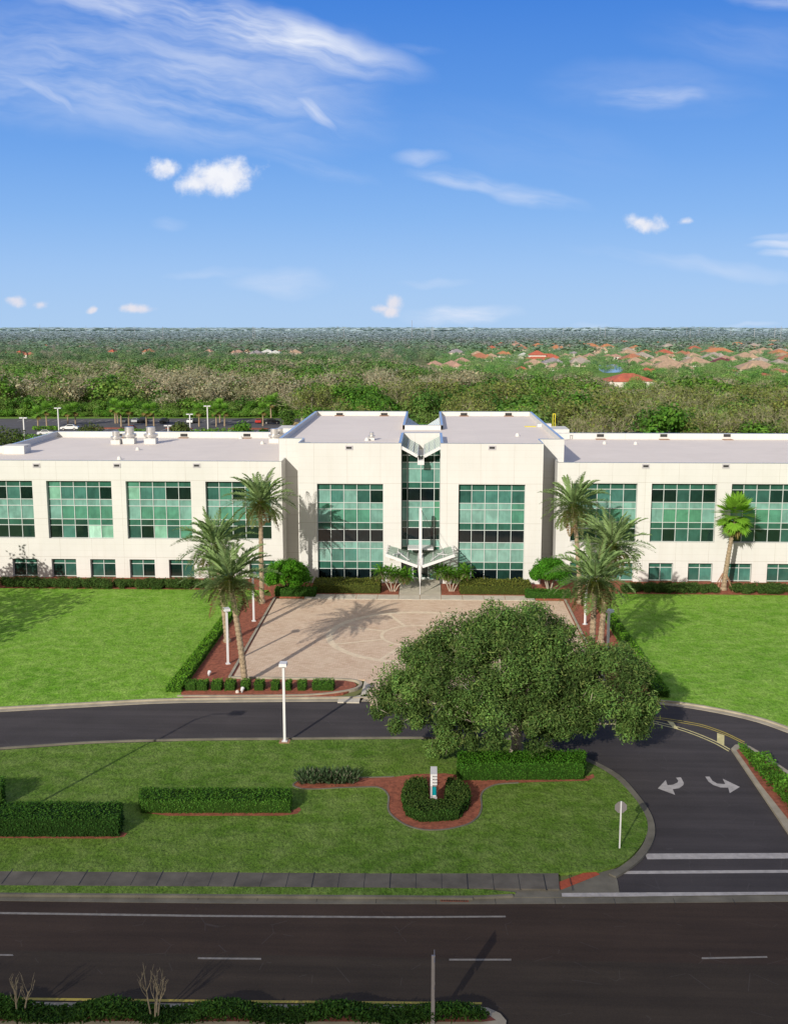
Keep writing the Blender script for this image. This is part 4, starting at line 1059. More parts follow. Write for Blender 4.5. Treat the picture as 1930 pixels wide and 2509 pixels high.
# ---- rounded shrub trees either side
def shrub_tree(px, py, w, h, base, label, seed, full=False):
    rng = np.random.default_rng(seed); p = at(px, py, 0.1)
    t = empty('ligustrum_tree', p, label, 'small tree', 'rounded small trees at the block corners')
    cs, rs = [], []
    for k in range(48):
        d = unit(rng.normal(0, 1, (1, 3)))[0]; d[2] = abs(d[2])*1.0-(0.45 if full else 0.28)
        cs.append((d[0]*w*0.36, d[1]*w*0.33, h*(0.46 if full else 0.5)+d[2]*h*(0.48 if full else 0.42))); rs.append(rng.uniform(0.55, 0.95)*w/5)
    V, C = clumps(rng, cs, rs, 420, 0.19, 0.12, base, 0.22)
    link('crown', card_mesh('crown', V, C), t)
    mb = MB()
    for k in range(5):
        a = k*1.26+0.3; mb.tube([(0.1*math.cos(a), 0.1*math.sin(a), 0), (0.5*math.cos(a), 0.45*math.sin(a), h*0.3), (w*0.28*math.cos(a), w*0.28*math.sin(a), h*0.66)], [0.11, 0.08, 0.04], 6)
    mb.obj('trunk', 'pale_bark', t)
shrub_tree(706, 1450, 5.4, 4.6, (0.075, 0.23, 0.014), 'rounded bright green small tree at the left corner of the central block', 21, True)
shrub_tree(1345, 1452, 4.9, 4.2, (0.06, 0.20, 0.014), 'bright green small tree with pale stems at the right corner of the central block', 22)

# ---- hedges near the facade
def rect(x0, x1, y0, y1): return XY([(x0, y0), (x1, y0), (x1, y1), (x0, y1)])
RH = (0.10, 0.125, 0.022)
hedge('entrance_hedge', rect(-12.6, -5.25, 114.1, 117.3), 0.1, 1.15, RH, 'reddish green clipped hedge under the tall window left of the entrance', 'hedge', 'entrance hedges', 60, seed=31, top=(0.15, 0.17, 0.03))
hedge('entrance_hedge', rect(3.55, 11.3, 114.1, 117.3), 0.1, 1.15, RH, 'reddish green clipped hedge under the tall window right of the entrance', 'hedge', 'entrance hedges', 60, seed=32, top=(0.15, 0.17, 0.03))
hedge('low_hedge', rect(-16.6, -12.2, 112.5, 113.9), 0.1, 0.95, (0.05, 0.13, 0.016), 'low dark hedge in front of the rounded tree left of the walk', 'hedge', 'low hedges at the walk ends', 70, seed=33)
hedge('low_hedge', rect(10.6, 15.4, 112.6, 113.9), 0.1, 0.85, (0.055, 0.15, 0.018), 'low hedge before the small tree right of the walk', 'hedge', 'low hedges at the walk ends', 70, seed=34)
def mound(px0, px1, py, h, label, seed, base=(0.055, 0.105, 0.022), D=116.1):
    a, b_ = atD(px0, py, D).x, atD(px1, py, D).x
    rng = np.random.default_rng(seed); w = b_-a; cs, rs = [], []
    k_ = max(3, int(w/0.42))
    for k in range(k_*3):
        cs.append(((k % k_+0.5)/k_*w*0.9-w*0.45, rng.uniform(-0.8, 0.8), h*0.50+rng.normal(0, .04))); rs.append(h*rng.uniform(0.5, 0.62))
    V, C = clumps(rng, cs, rs, 300, 0.14, 0.10, base, 0.2, 0.95, 0.06)
    me = card_mesh('foundation_shrub', V, C); o = link('foundation_shrub', me); o.location = ((a+b_)/2, D, 0.1)
    tag(o, label, 'shrub', 'clipped shrubs along the wings')
ordn = ['first', 'second', 'third', 'fourth', 'fifth', 'sixth', 'seventh', 'eighth', 'ninth', 'tenth', 'eleventh', 'twelfth', 'thirteenth', 'fourteenth', 'fifteenth', 'sixteenth', 'seventeenth', 'eighteenth', 'nineteenth', 'twentieth', 'twenty first', 'twenty second', 'twenty third', 'twenty fourth', 'twenty fifth', 'twenty sixth', 'twenty seventh', 'twenty eighth', 'twenty ninth', 'thirtieth']
for k, (a, b_) in enumerate(((-60, 0), (0, 48), (48, 96), (96, 137), (137, 203), (203, 279), (279, 328), (329, 411), (412, 478), (478, 540), (540, 600))):
    mound(a, b_, 1440, 0.86+0.07*(k % 3), '%s rounded dark shrub from the left below the left wing windows' % ordn[k], 40+k)
for k, (a, b_) in enumerate(((1520, 1575), (1575, 1650), (1650, 1712), (1712, 1757), (1792, 1850), (1850, 1918), (1918, 1990))):
    mound(a, b_, 1440, 0.82+0.08*(k % 3), '%s rounded dark shrub from the left below the right wing windows' % ordn[k], 60+k)

# long hedges edging the lawns along the beds, and the clipped boxes
hp = XY([(-20.9, 81.4), (-19.7, 81.4), (-19.55, 111.5), (-20.3, 111.5)])
hedge('lawn_hedge', hp, 0.1, 0.62, (0.075, 0.19, 0.015), 'long low hedge between the left lawn and the mulch bed', 'hedge', 'hedges edging the lawns', 70, seed=70, top=(0.125, 0.29, 0.022))
hedge('lawn_hedge', [mir(p) for p in hp], 0.1, 0.72, (0.05, 0.125, 0.014), 'long low hedge between the right lawn and the mulch bed behind the oak', 'hedge', 'hedges edging the lawns', 70, seed=71, top=(0.125, 0.29, 0.022))
bx = [(452, 482, 'leftmost clipped box shrub at the corner of the left bed'), (480, 510, 'second clipped box shrub of the bed row, joined to the corner one'), (516, 545, 'third clipped box shrub of the bed row from the left'), (549, 578, 'clipped box shrub just left of the leaning palm foot'), (588, 613, 'clipped box shrub right before the leaning palm foot'), (621, 648, 'clipped box shrub just right of the leaning palm foot'), (662, 685, 'sixth clipped box shrub, left of the front lamp post'), (698, 715, 'small clipped box shrub partly behind the front lamp post'), (727, 752, 'clipped box shrub just right of the front lamp post'), (763, 820, 'widest clipped box shrub at the right end of the bed row')]
for side_ in (0,):
    for k, (a, b_, lb) in enumerate(bx):
        p0, p1 = at(a, 1692, 0.1), at(b_, 1692, 0.1); sc = 0.5
        rc_ = rect(p0.x+0.08, p1.x-0.10, p0.y, p0.y+0.95)
        if side_: rc_ = [mir(p) for p in rc_]
        if side_ and k > 4: continue
        hedge('box_shrub', rc_, 0.1, 0.78, (0.055, 0.14, 0.016), lb if not side_ else 'clipped box shrub in the right bed hidden behind the oak', 'shrub', 'clipped box shrubs in a row' if not side_ else 'box shrubs behind the oak', 110, 0.16, 0.11, seed=80+k, top=(0.10, 0.22, 0.025))

# ---- island hedges
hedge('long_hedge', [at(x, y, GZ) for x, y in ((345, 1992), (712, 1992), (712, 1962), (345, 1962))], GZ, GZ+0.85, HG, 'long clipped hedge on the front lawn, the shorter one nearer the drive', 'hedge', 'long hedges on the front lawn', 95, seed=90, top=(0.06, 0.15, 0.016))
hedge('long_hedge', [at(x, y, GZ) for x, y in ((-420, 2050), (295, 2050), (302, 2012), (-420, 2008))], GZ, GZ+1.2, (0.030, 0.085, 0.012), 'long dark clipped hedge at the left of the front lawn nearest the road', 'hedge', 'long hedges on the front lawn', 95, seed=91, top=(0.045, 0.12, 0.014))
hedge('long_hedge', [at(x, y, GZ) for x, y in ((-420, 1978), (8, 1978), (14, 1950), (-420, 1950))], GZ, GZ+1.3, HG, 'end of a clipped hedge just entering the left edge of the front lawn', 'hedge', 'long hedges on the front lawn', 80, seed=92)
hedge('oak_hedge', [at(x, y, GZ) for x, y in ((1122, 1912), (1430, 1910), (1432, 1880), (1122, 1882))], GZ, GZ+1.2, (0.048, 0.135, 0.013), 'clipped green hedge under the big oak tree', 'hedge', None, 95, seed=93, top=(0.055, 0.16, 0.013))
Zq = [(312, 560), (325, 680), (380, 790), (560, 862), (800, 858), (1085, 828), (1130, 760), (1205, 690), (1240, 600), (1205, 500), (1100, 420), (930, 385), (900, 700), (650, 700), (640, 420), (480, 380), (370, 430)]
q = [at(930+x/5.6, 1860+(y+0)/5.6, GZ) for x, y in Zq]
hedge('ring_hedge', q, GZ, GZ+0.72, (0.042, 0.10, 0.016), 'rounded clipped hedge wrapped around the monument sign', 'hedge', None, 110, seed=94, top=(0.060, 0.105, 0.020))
# straggly row of grey green plants
for k, (x0, x1) in enumerate(((735, 768), (766, 800), (802, 836), (838, 868))):
    rng = np.random.default_rng(100+k); a, b_ = at(x0, 1922, GZ), at(x1, 1922, GZ); w = b_.x-a.x; n = 420
    d = unit(np.stack([rng.normal(0, .45, n), rng.normal(0, .45, n), np.abs(rng.normal(0.9, .25, n))], 1))
    p = np.stack([rng.uniform(-w/2, w/2, n), rng.uniform(-.4, .4, n), np.zeros(n)], 1)+d*rng.uniform(0.1, 0.85, (n, 1))
    sd_ = unit(np.cross(d, rng.normal(0, 1, (n, 3))))
    c = np.where(rng.random((n, 1)) < .75, np.array([(0.06, 0.105, 0.045)]), np.array([(0.16, 0.17, 0.11)]))*rng.uniform(.6, 1.3, (n, 1))
    V, C = cards(p, d*0.2, sd_*0.11, c)
    o = link('tufted_plant', card_mesh('tufted_plant', V, C)); o.location = ((a.x+b_.x)/2, a.y+0.35, GZ)
    tag(o, ['leftmost loose grey green plant of the short row on the front lawn', 'second loose grey green plant from the left in the short row', 'third loose grey green plant from the left in the short row', 'rightmost loose grey green plant of the short row, casting a dark shadow'][k], 'shrub', 'loose plants on the front lawn')

# ---- divider ground cover and median planting
def cover(name, poly, z, dens, hgt, base, label, cat, seed, kind=None, L=0.32, W=0.15):
    rng = np.random.default_rng(seed); n = int(poly_area(poly)*dens); q = area_pts(rng, poly, n)
    wob = 0.65+0.5*np.sin(q[:, 0]*1.3)*np.cos(q[:, 1]*1.7)
    zz = np.clip(wob, 0.3, 1.2)*hgt*rng.uniform(0.05, 1, n)**0.5
    nr = np.stack([rng.normal(0, .6, n), rng.normal(0, .6, n), np.ones(n)], 1)
    cc = shade(rng, n, base, 0.3)*(0.5+0.6*(zz/hgt))[:, None]
    V, C = rand_cards(rng, np.concatenate([q, zz[:, None]], 1), nr, L, W, cc, 0.5)
    o = link(name, card_mesh(name, V, C)); o.location = (0, 0, z)
    return tag(o, label, cat, None, kind)
cover('divider_plants', L2([(1806, 1841), (1817, 1834), (1834, 1842), (1872, 1864), (1930, 1904), (2060, 1994), (2060, 2110), (1955, 2010), (1915, 1968), (1866, 1915)], 0.134), 0.134, 200, 0.75, (0.085, 0.21, 0.02), 'leafy green ground cover planted on the drive divider', 'ground cover', 110, 'stuff', 0.24, 0.11)
cover('median_plants', L2([(-700, 2474), (0, 2471), (600, 2477), (1140, 2479), (1185, 2490), (1200, 2500), (1160, 2514), (-700, 2514)], 0.106), 0.106, 900, 0.7, (0.030, 0.078, 0.011), 'low dark green planting along the median of the main road', 'ground cover', 111, 'stuff', 0.2, 0.08)

# ---- the big oak
def live_oak():
    rng = np.random.default_rng(77)
    bx_, by_ = 6.16, 69.8
    t = empty('oak_tree', (bx_, by_, GZ), 'very large spreading oak tree with dense olive green crown over the drive', 'tree')
    cs, rs = [], []
    def dome(cx_, cy_, cz, ax, ay, az, n, rmin, rmax, low=-0.35):
        for k in range(n):
            d = unit(rng.normal(0, 1, (1, 3)))[0]
            if d[2] < low: d[2] = -d[2]*0.8
            f = rng.uniform(0.72, 1.0)
            cs.append((cx_+d[0]*ax*f, cy_+d[1]*ay*f, cz+d[2]*az*f)); rs.append(rng.uniform(rmin, rmax))
    dome(-2.3, 0.6, 4.6, 6.8, 6.0, 4.3, 86, 0.6, 1.3)
    dome(-2.6, 0.0, 5.0, 5.0, 4.6, 3.9, 40, 0.7, 1.2)
    dome(0.6, 1.9, 6.5, 3.9, 4.0, 4.2, 44, 0.55, 1.15)
    dome(6.0, 0.8, 4.2, 3.2, 3.9, 3.4, 66, 0.5, 1.05, -0.6)
    dome(3.0, -0.2, 3.7, 2.3, 3.0, 2.6, 34, 0.5, 1.0, -0.7)
    dome(-7.0, 0.3, 3.3, 2.8, 3.2, 2.3, 26, 0.45, 0.95)
    dome(-1.6, -2.4, 3.2, 4.6, 2.6, 2.3, 34, 0.5, 1.0, -0.7)
    cs += [(-5.0, -2.6, 1.5), (-5.8, -2.8, 1.3), (-4.4, -2.3, 1.7)]; rs += [0.6, 0.5, 0.6]
    V, C = clumps(rng, cs, rs, 560, 0.23, 0.09, (0.088, 0.155, 0.036), 0.26, 1.05, 0.30, 0.30, 0.6)
    # sprigs that break the outline
    n = 15000; i = rng.integers(0, len(cs), n); d = unit(rng.normal(0, 1, (n, 3))); d[:, 2] = np.abs(d[:, 2])*0.9-0.15
    p = np.array(cs)[i]+d*(np.array(rs)[i]*rng.uniform(0.9, 1.6, n))[:, None]
    v, c = rand_cards(rng, p, np.cross(d, rng.normal(0, 1, (n, 3))), 0.34, 0.08, shade(rng, n, (0.125, 0.175, 0.05), .3), 0.3)
    V = np.concatenate([V, v]); C = np.concatenate([C, c])
    mb = MB()
    mb.tube([(0, 0, -0.1), (0.05, 0, 0.8), (-0.1, 0.1, 1.9), (-0.3, 0.2, 2.6)], [0.55, 0.42, 0.36, 0.34], 10)
    for k in range(40):
        c = cs[int(rng.integers(0, len(cs)))]; m1 = (c[0]*0.35, c[1]*0.35, 2.2+0.25*(c[2]-2.2)); m2 = (c[0]*0.7+rng.normal(0, .3), c[1]*0.7+rng.normal(0, .3), 2.4+0.6*(c[2]-2.4))
        mb.tube([(-0.2, 0.1, 1.9), m1, m2, (c[0], c[1], c[2])], [0.2, 0.13, 0.08, 0.03], 6)
    o = mb.obj('trunk', 'pale_bark', t)
    # thin pale twigs showing among the leaves
    n = 700; i = rng.integers(0, len(cs), n); d = unit(rng.normal(0, 1, (n, 3))); p = np.array(cs)[i]+d*(np.array(rs)[i]*rng.uniform(0.7, 1.08, n))[:, None]
    dd = unit(rng.normal(0, 1, (n, 3))+np.array([0, 0, 0.5])); sdv = unit(np.cross(dd, rng.normal(0, 1, (n, 3))))
    v, c = cards(p, dd*rng.uniform(.25, .6, (n, 1)), sdv*0.055, np.array((0.30, 0.27, 0.20))[None, :]*rng.uniform(.6, 1.2, (n, 1)))
    link('crown', card_mesh('crown', np.concatenate([V, v]), np.concatenate([C, c])), t)
live_oak()

# ---- lamp posts
def post_lamp(base, h, label, rz=0.0, head=True, group='white lamp posts round the forecourt', cat='lamp post'):
    t = empty('lamp_post', base, label, cat, group, rz)
    MB().box(-0.085, 0.085, -0.085, 0.085, 0.06, h).obj('post', 'white_metal', t)
    MB().box(-0.19, 0.19, -0.19, 0.19, -0.05, 0.06).obj('base_plate', 'white_metal', t)
    mb = MB(); hz = h
    mb.hexa([(-0.27, -0.42, hz), (0.27, -0.42, hz), (0.27, 0.3, hz), (-0.27, 0.3, hz), (-0.25, -0.4, hz+0.22), (0.25, -0.4, hz+0.22), (0.25, 0.28, hz+0.22), (-0.25, 0.28, hz+0.22)])
    hd = mb.obj('lamp_head', 'white_metal', t)
    MB().box(-0.2, 0.2, -0.34, 0.22, hz-0.02, hz).obj('lens', 'grey_metal', hd)
    return t
g = at(699, 1822, GZ)
post_lamp((-10.03, 71.4, GZ), 5.6, 'white lamp post standing on the front lawn beside the drive kerb')
MB().box(-10.4, -9.66, 71.05, 71.75, GZ, GZ+0.03).obj('soil_patch', 'soil')
struct(bpy.data.objects['soil_patch'])
post_lamp((-17.32, 88.9, 0.1), 4.8, 'white lamp post in the left mulch bed nearest the leaning palm', 0.4)
post_lamp((-17.29, 102.6, 0.1), 4.8, 'white lamp post at the back of the left mulch bed', 0.4)
post_lamp((15.5, 102.5, 0.1), 4.8, 'white lamp post at the back of the right mulch bed', 2.4)
post_lamp((15.5, 89.3, 0.1), 4.8, 'white lamp post in the right mulch bed just behind the oak', 2.4)
# tall street light left of the frame (its shadow crosses the lawn)
t = empty('street_light', (-26.2, 55.6, GZ), 'tall street light left of the front lawn, known by its shadow', 'street light')
MB().tube([(0, 0, 0), (0, 0, 5), (0, 0, 9.4)], [0.13, 0.1, 0.07], 10).obj('pole', 'grey_metal', t)
MB().tube([(0, 0, 9.3), (0.6, 0.0, 9.9), (2.0, -0.2, 10.1)], [0.06, 0.05, 0.05], 8).obj('arm', 'grey_metal', t)
MB().box(1.7, 2.7, -0.45, 0.05, 10.0, 10.25).obj('lamp_head', 'grey_metal', t)

# ---- stop sign seen from behind
t = empty('stop_sign', (10.84, 56.38, GZ), 'back of an octagonal stop sign on a pale post at the drive exit', 'traffic sign')
MB().box(-0.04, 0.04, -0.035, 0.035, -0.1, 2.8).obj('post', 'white_metal', t)
oc_ = [(0.36*math.cos(R(22.5+45*k)), 0.36*math.sin(R(22.5+45*k))) for k in range(8)]
mb = MB(); i = 0
mb.v += [(x, 0.045, 2.42+z) for x, z in oc_]+[(x, 0.06, 2.42+z) for x, z in oc_]
mb.f.append(tuple(range(8))); mb.f.append(tuple(range(15, 7, -1))); mb.c += [(1, 1, 1)]*2
for k in range(8): mb.f.append((k, (k+1) % 8, 8+(k+1) % 8, 8+k)); mb.c.append((1, 1, 1))
mb.obj('plate', 'sign_back', t)

# ---- monument sign seen end-on
p = at(1062, 1976, GZ); 
t = empty('monument_sign', (p.x, p.y, GZ), 'narrow grey monument sign with stepped top and teal panel inside the ring hedge', 'sign')
w = 0.2
MB().box(-w, w, 0, 1.15, -0.05, 0.62).obj('plinth', 'stone_grey', t)
MB().box(-w+0.03, w-0.03, 0.08, 1.1, 0.62, 2.0).obj('body', 'sign_back', t)
for k, zc in enumerate((1.40, 1.60, 1.80, 2.0)):
    MB().box(-w, w, -0.03-0.02*(k % 2), 1.15, zc, zc+0.10).obj('cap', 'white_metal', t)
    MB().box(-w-0.005, -w+0.13, 0.0, 1.12, zc-0.10, zc-0.002).obj('step', 'white_metal', t)
MB().box(-0.07, 0.14, -0.03, 0.079, 0.74, 1.26).obj('panel', 'teal', t)
MB().box(-0.07, 0.14, -0.035, 0.079, 0.66, 0.739).obj('panel_foot', 'white_metal', t)
MB().box(-w, -0.09, 0.0, 0.079, 0.66, 1.28).obj('bracket', 'stone_grey', t)

# ---- bare saplings and sign post on the median
def sapling(name, base, h, seed, label, n=4, spread=0.45, group='bare saplings on the median'):
    r_ = random.Random(seed); t = empty(name, base, label, 'sapling', group)
    tr, br = MB(), MB()
    for k in range(n):
        a = 2*math.pi*k/n+r_.uniform(-.4, .4); b0 = Vector((0.12*math.cos(a), 0.12*math.sin(a), -0.05)); d = Vector((math.cos(a)*spread*0.35, math.sin(a)*spread*0.35, 1))
        p1 = b0+d*h*0.28; p2 = b0+d*h*0.55+Vector((r_.uniform(-.08, .08), r_.uniform(-.08, .08), 0))
        tr.tube([b0, p1, p2], [0.042, 0.034, 0.027], 6)
        for q in range(5):
            d2 = Vector((d.x*0.6+r_.uniform(-.55, .55), d.y*0.6+r_.uniform(-.55, .55), 1)).normalized(); l = h*r_.uniform(0.22, 0.45); s0 = p1.lerp(p2, r_.uniform(0.3, 1.0))
            m_ = s0+d2*l*0.5; e_ = m_+Vector((d2.x*0.4+r_.uniform(-.2, .2), d2.y*0.4+r_.uniform(-.2, .2), 1)).normalized()*l*0.5
            br.tube([s0, m_, e_], [0.020, 0.013, 0.005], 5)
            for _ in range(2):
                f_ = m_.lerp(e_, r_.random()); br.tube([f_, f_+Vector((r_.uniform(-.3, .3), r_.uniform(-.3, .3), r_.uniform(.3, .6)))*h*0.22], [0.010, 0.004], 4)
    tr.obj('trunk', 'shaded_bark', t); br.obj('branch', 'shaded_bark', t)
def on_med(px, py): return at(px, py, 0.106)
sapling('bare_sapling', on_med(52, 2492), 2.2, 5, 'bare leafless sapling on the road median at the far left', 3, 0.5)
sapling('bare_sapling', on_med(380, 2497), 2.6, 8, 'bare leafless sapling on the road median right of the leftmost one', 4, 0.4)
sapling('bare_sapling', at(-210, 2500, 0.1), 2.6, 9, 'bare sapling on the median just left of the view, known by its shadow', 4, 0.4)
q = at(1060, 2509, 0.1)
t = empty('median_sign', (q.x, q.y, 0.1), 'pale post of a road sign seen edge-on in the median planting', 'sign post')
MB().box(-0.075, 0.075, -0.05, 0.05, -0.05, 3.15).obj('post', 'sign_back', t)
MB().hexa([(0.03, -0.48, 2.0), (0.06, -0.48, 2.0), (0.06, 0.48, 2.0), (0.03, 0.48, 2.0), (0.03, -0.48, 3.12), (0.06, -0.48, 3.12), (0.06, 0.48, 3.12), (0.03, 0.48, 3.12)]).obj('plate', 'sign_back', t)
MB().box(0.03, 0.06, -0.36, 0.36, 1.2, 1.85).obj('plate', 'sign_back', t)

# ---- small things lying in the beds
for px, py, lb in ((512, 1656, 'small spotlight in the left mulch bed near the hedge'), (593, 1697, 'white spotlight in front of the leaning palm foot'), (582, 1697, 'small pale stone beside the white spotlight')):
    p = at(px, py, 0.1)
    if 'stone' in lb:
        o = MB().tube([(0, 0, 0), (0, 0, 0.12), (0.02, 0, 0.2)], [0.16, 0.15, 0.06], 8).obj('stone', 'stone'); o.location = p; tag(o, lb, 'stone')
    else:
        t = empty('spotlight', p, lb, 'spotlight'); 
        MB().tube([(0, 0, 0), (0, 0, 0.15)], [0.08, 0.06], 8).obj('stake', 'grey_metal', t)
        MB().tube([(0, -0.12, 0.2), (0.05, 0.14, 0.32)], [0.10, 0.16], 10).obj('housing', 'white_metal', t)
# ================================================================== BACKGROUND
rng = np.random.default_rng(2024)
GREENS = [(0.085, 0.20, 0.024), (0.11, 0.23, 0.03), (0.14, 0.24, 0.045), (0.07, 0.16, 0.028), (0.15, 0.24, 0.055)]
OLIVE = [(0.17, 0.215, 0.07), (0.19, 0.225, 0.085), (0.15, 0.20, 0.06)]
BARE = [(0.40, 0.365, 0.23), (0.36, 0.335, 0.21), (0.43, 0.395, 0.27), (0.345, 0.335, 0.195)]
def green_tree(r, h, n, size, base, w=None):
    w = w or h*r.uniform(0.85, 1.1); k = 12; cs, rs = [], []
    for i in range(k):
        d = unit(r.normal(0, 1, (1, 3)))[0]; d[2] = abs(d[2])-0.25
        cs.append((d[0]*w*0.33, d[1]*w*0.33, h*0.56+d[2]*h*0.30)); rs.append(w*r.uniform(0.17, 0.28))
    cs.append((0, 0, h*0.4)); rs.append(w*0.3)
    return clumps(r, cs, rs, max(3, n//13), size, size*0.7, base, 0.15, 0.9, 0.14, 0.6, 0.33)
def bare_tree(r, h, base, tw=1.0, n1=8, leafy=0.0):
    """leafless crown: limbs, branches and a haze of twigs as thin ribbons"""
    seg, wid = [], []
    def grow(p, d, l, w, lev):
        e = p+d*l; seg.append((p, e)); wid.append(w)
        if lev == 0: return
        for _ in range(4 if lev == 2 else 5):
            d2 = d+r.normal(0, 0.48, 3); d2[2] += 0.15; d2 /= np.linalg.norm(d2)
            grow(p+d*l*r.uniform(0.4, 1.0), d2, l*r.uniform(0.5, 0.8), w*0.5, lev-1)
    for i in range(n1):
        a = i*2.4+r.normal(0, .3); e = r.uniform(0.45, 1.35)
        grow(np.array([0, 0, h*r.uniform(0.22, 0.42)]), np.array([math.cos(a)*math.cos(e), math.sin(a)*math.cos(e), math.sin(e)]), h*r.uniform(0.26, 0.36), 0.17*tw, 3)
    p = np.array([s[0] for s in seg]); q = np.array([s[1] for s in seg]); wv = np.maximum(np.array(wid), 0.035*tw)[:, None]
    d = q-p; s = unit(np.cross(d, r.normal(0, 1, d.shape)))
    c = np.array(base)[None, :]*np.clip(r.normal(1, .22, (len(p), 1)), .5, 1.7)
    V, C = cards((p+q)/2, d*0.52, s*wv, c)
    if leafy:
        n = int(len(p)*leafy); i = r.integers(0, len(p), n)
        v, k = rand_cards(r, q[i]+r.normal(0, .25, (n, 3)), r.normal(0, 1, (n, 3)), 0.5, 0.32, shade(r, n, (0.16, 0.195, 0.05), .3), 0.6)
        V = np.concatenate([V, v]); C = np.concatenate([C, k])
    return V, C
rv = np.random.default_rng(9)
VAR = dict(green=[card_mesh('crown', *green_tree(rv, 10, 1100, 0.62, GREENS[k % 5])) for k in range(7)],
           olive=[card_mesh('crown', *bare_tree(rv, 10, (0.28, 0.26, 0.14), 1.0, 8, 1.2)) for k in range(4)],
           bare=[card_mesh('crown', *bare_tree(rv, 10, BARE[k % 4], 1.0, 11, 0.2)) for k in range(6)])
LOW = dict(green=[green_tree(rv, 10, 430, 0.80, GREENS[k % 5]) for k in range(8)],
           olive=[green_tree(rv, 10, 420, 0.72, OLIVE[k % 3]) for k in range(4)],
           bare=[green_tree(rv, 10, 430, 0.68, tuple(x*0.78 for x in BARE[k % 4])) for k in range(5)])
twigs_low = [bare_tree(rv, 10, BARE[k % 4], 1.6, 4) for k in range(4)]
trunk_m = MB().tube([(0, 0, -0.3), (0.1, 0, 2.2), (0.0, 0.1, 5.0), (0.1, 0.1, 7.0)], [0.26, 0.2, 0.14, 0.06], 6).mesh('trunk', 'pale_bark')
prof = np.array([(-400, 880), (0, 876), (150, 878), (400, 870), (640, 866), (760, 862), (880, 868), (965, 873), (1060, 893), (1180, 891), (1260, 903), (1340, 912), (1440, 903), (1470, 922), (1500, 938), (1560, 950), (1600, 943), (1640, 915), (1700, 905), (1780, 918), (1850, 928), (1930, 925), (2400, 925)])
def cap_h(x, y):
    px, _ = pix((x, y, 5)); py = np.interp(px, prof[:, 0], prof[:, 1])
    return atD(px, py, y).z, px
cand = []
sp_ = 7.2
for i in range(int(240/sp_)*0+140):
    for k in range(95):
        y = 205+k*sp_+rng.uniform(-2.6, 2.6); x = -0.47*y-10+i*sp_+rng.uniform(-2.6, 2.6)
        if x > 0.44*y+20: continue
        front = 349 if x < -15 else (225 if x > 8 else 300)
        if x < -15 and x > -40: front = 318+ (x+40)*-2
        if y < front: continue
        zc, px = cap_h(x, y)
        if px < -60 or px > 1990: continue
        if px > 1060 and y > 470: continue
        if y > 820: continue
        h = rng.uniform(7.5, 14.5)
        if h > zc: h = zc*rng.uniform(0.86, 1.0)
        if h < 3.2: continue
        left = x < -12
        if left: pb, po = (0.58, 0.2) if y < 450 else (0.16, 0.2)
        else: pb, po = (0.36, 0.34)
        if px > 1700: pb, po = 0.26, 0.22
        if 1180 < px < 1330: pb, po = 0.24, 0.42
        # patches where one kind dominates
        w_ = math.sin(x*0.045+1.3)*math.cos(y*0.03+x*0.01); pb = min(.85, max(.05, pb+0.3*w_))
        u = rng.random(); kind = 'bare' if u < pb else ('olive' if u < pb+po else 'green')
        edge = y < front+9
        if edge and kind != 'green' and rng.random() < 0.5: kind = 'green'
        if edge and kind == 'green': h = min(h, rng.uniform(5, 8))
        vis = 697*1930/1680
        cand.append((y, x, h, kind, px))
for k in range(60):
    x = -150+k*2.4+rng.uniform(-1, 1); y = 349+rng.uniform(-1, 4)
    if x > -16: break
    cand.append((y, x, rng.uniform(5.0, 8.0), 'green', 100.0))
cand.sort()
def seen(c):
    y, x, h, kind, px = c
    top = pix((x, y, h))[1]; lim = 1005 if 690 < px < 1390 else 1058
    return top < lim and -20 < px < 1950
near = [c for c in cand if seen(c)][:280]; nset = set(id(c) for c in near)
LB = dict(green='leafy green tree in the woodland behind the office building', bare='grey brown leafless tree in the woodland behind the office building', olive='thin olive tree half bare of leaves in the woodland behind the office')
rk = random.Random(4)
for y, x, h, kind, px in near:
    t = empty('woodland_tree', (x, y, -0.05), LB[kind], 'tree', {'green': 'green woodland trees', 'bare': 'leafless woodland trees', 'olive': 'half bare woodland trees'}[kind], rk.uniform(0, 6.28))
    s = h/10.6; w = s*rk.uniform(1.0, 1.5); t.scale = (w, w, s)
    link('crown', rk.choice(VAR[kind]), t); link('trunk', trunk_m, t)
def merged(name, items, label, cat, haze=0.0):
    VV, CC = [], []
    for x, y, z, h, V, C, f in items:
        a = rng.uniform(0, 6.28); ca, sa = math.cos(a), math.sin(a); s = h/10.6; w = s*rng.uniform(0.9, 1.5)
        v = np.empty_like(V); v[:, 0] = (V[:, 0]*ca-V[:, 1]*sa)*w+x; v[:, 1] = (V[:, 0]*sa+V[:, 1]*ca)*w+y; v[:, 2] = V[:, 2]*s+z
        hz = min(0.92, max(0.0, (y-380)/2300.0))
        c = C*rng.uniform(0.88, 1.12)*(1-hz)+np.array([(0.29, 0.36, 0.42)])*hz*(1.0+0.75*min(1.0, max(0.0, (y-2500)/3500.0)))  # distance haze blended into the leaf colours
        VV.append(v); CC.append(c)
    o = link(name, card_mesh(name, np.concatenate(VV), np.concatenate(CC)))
    return tag(o, label, cat, None, 'stuff')
items = []
for c in cand:
    if id(c) in nset: continue
    y, x, h, kind, px = c
    L_ = LOW[kind]; V, C = L_[int(rng.integers(len(L_)))]
    items.append((x, y, 0, h, V, C, 0))
    if kind == 'bare' and y < 620:
        V, C = twigs_low[int(rng.integers(4))]; items.append((x, y, 0, h*1.02, V, C, 0))
merged('woodland', items, 'mass of green and leafless woodland stretching behind the nearest trees', 'woodland')
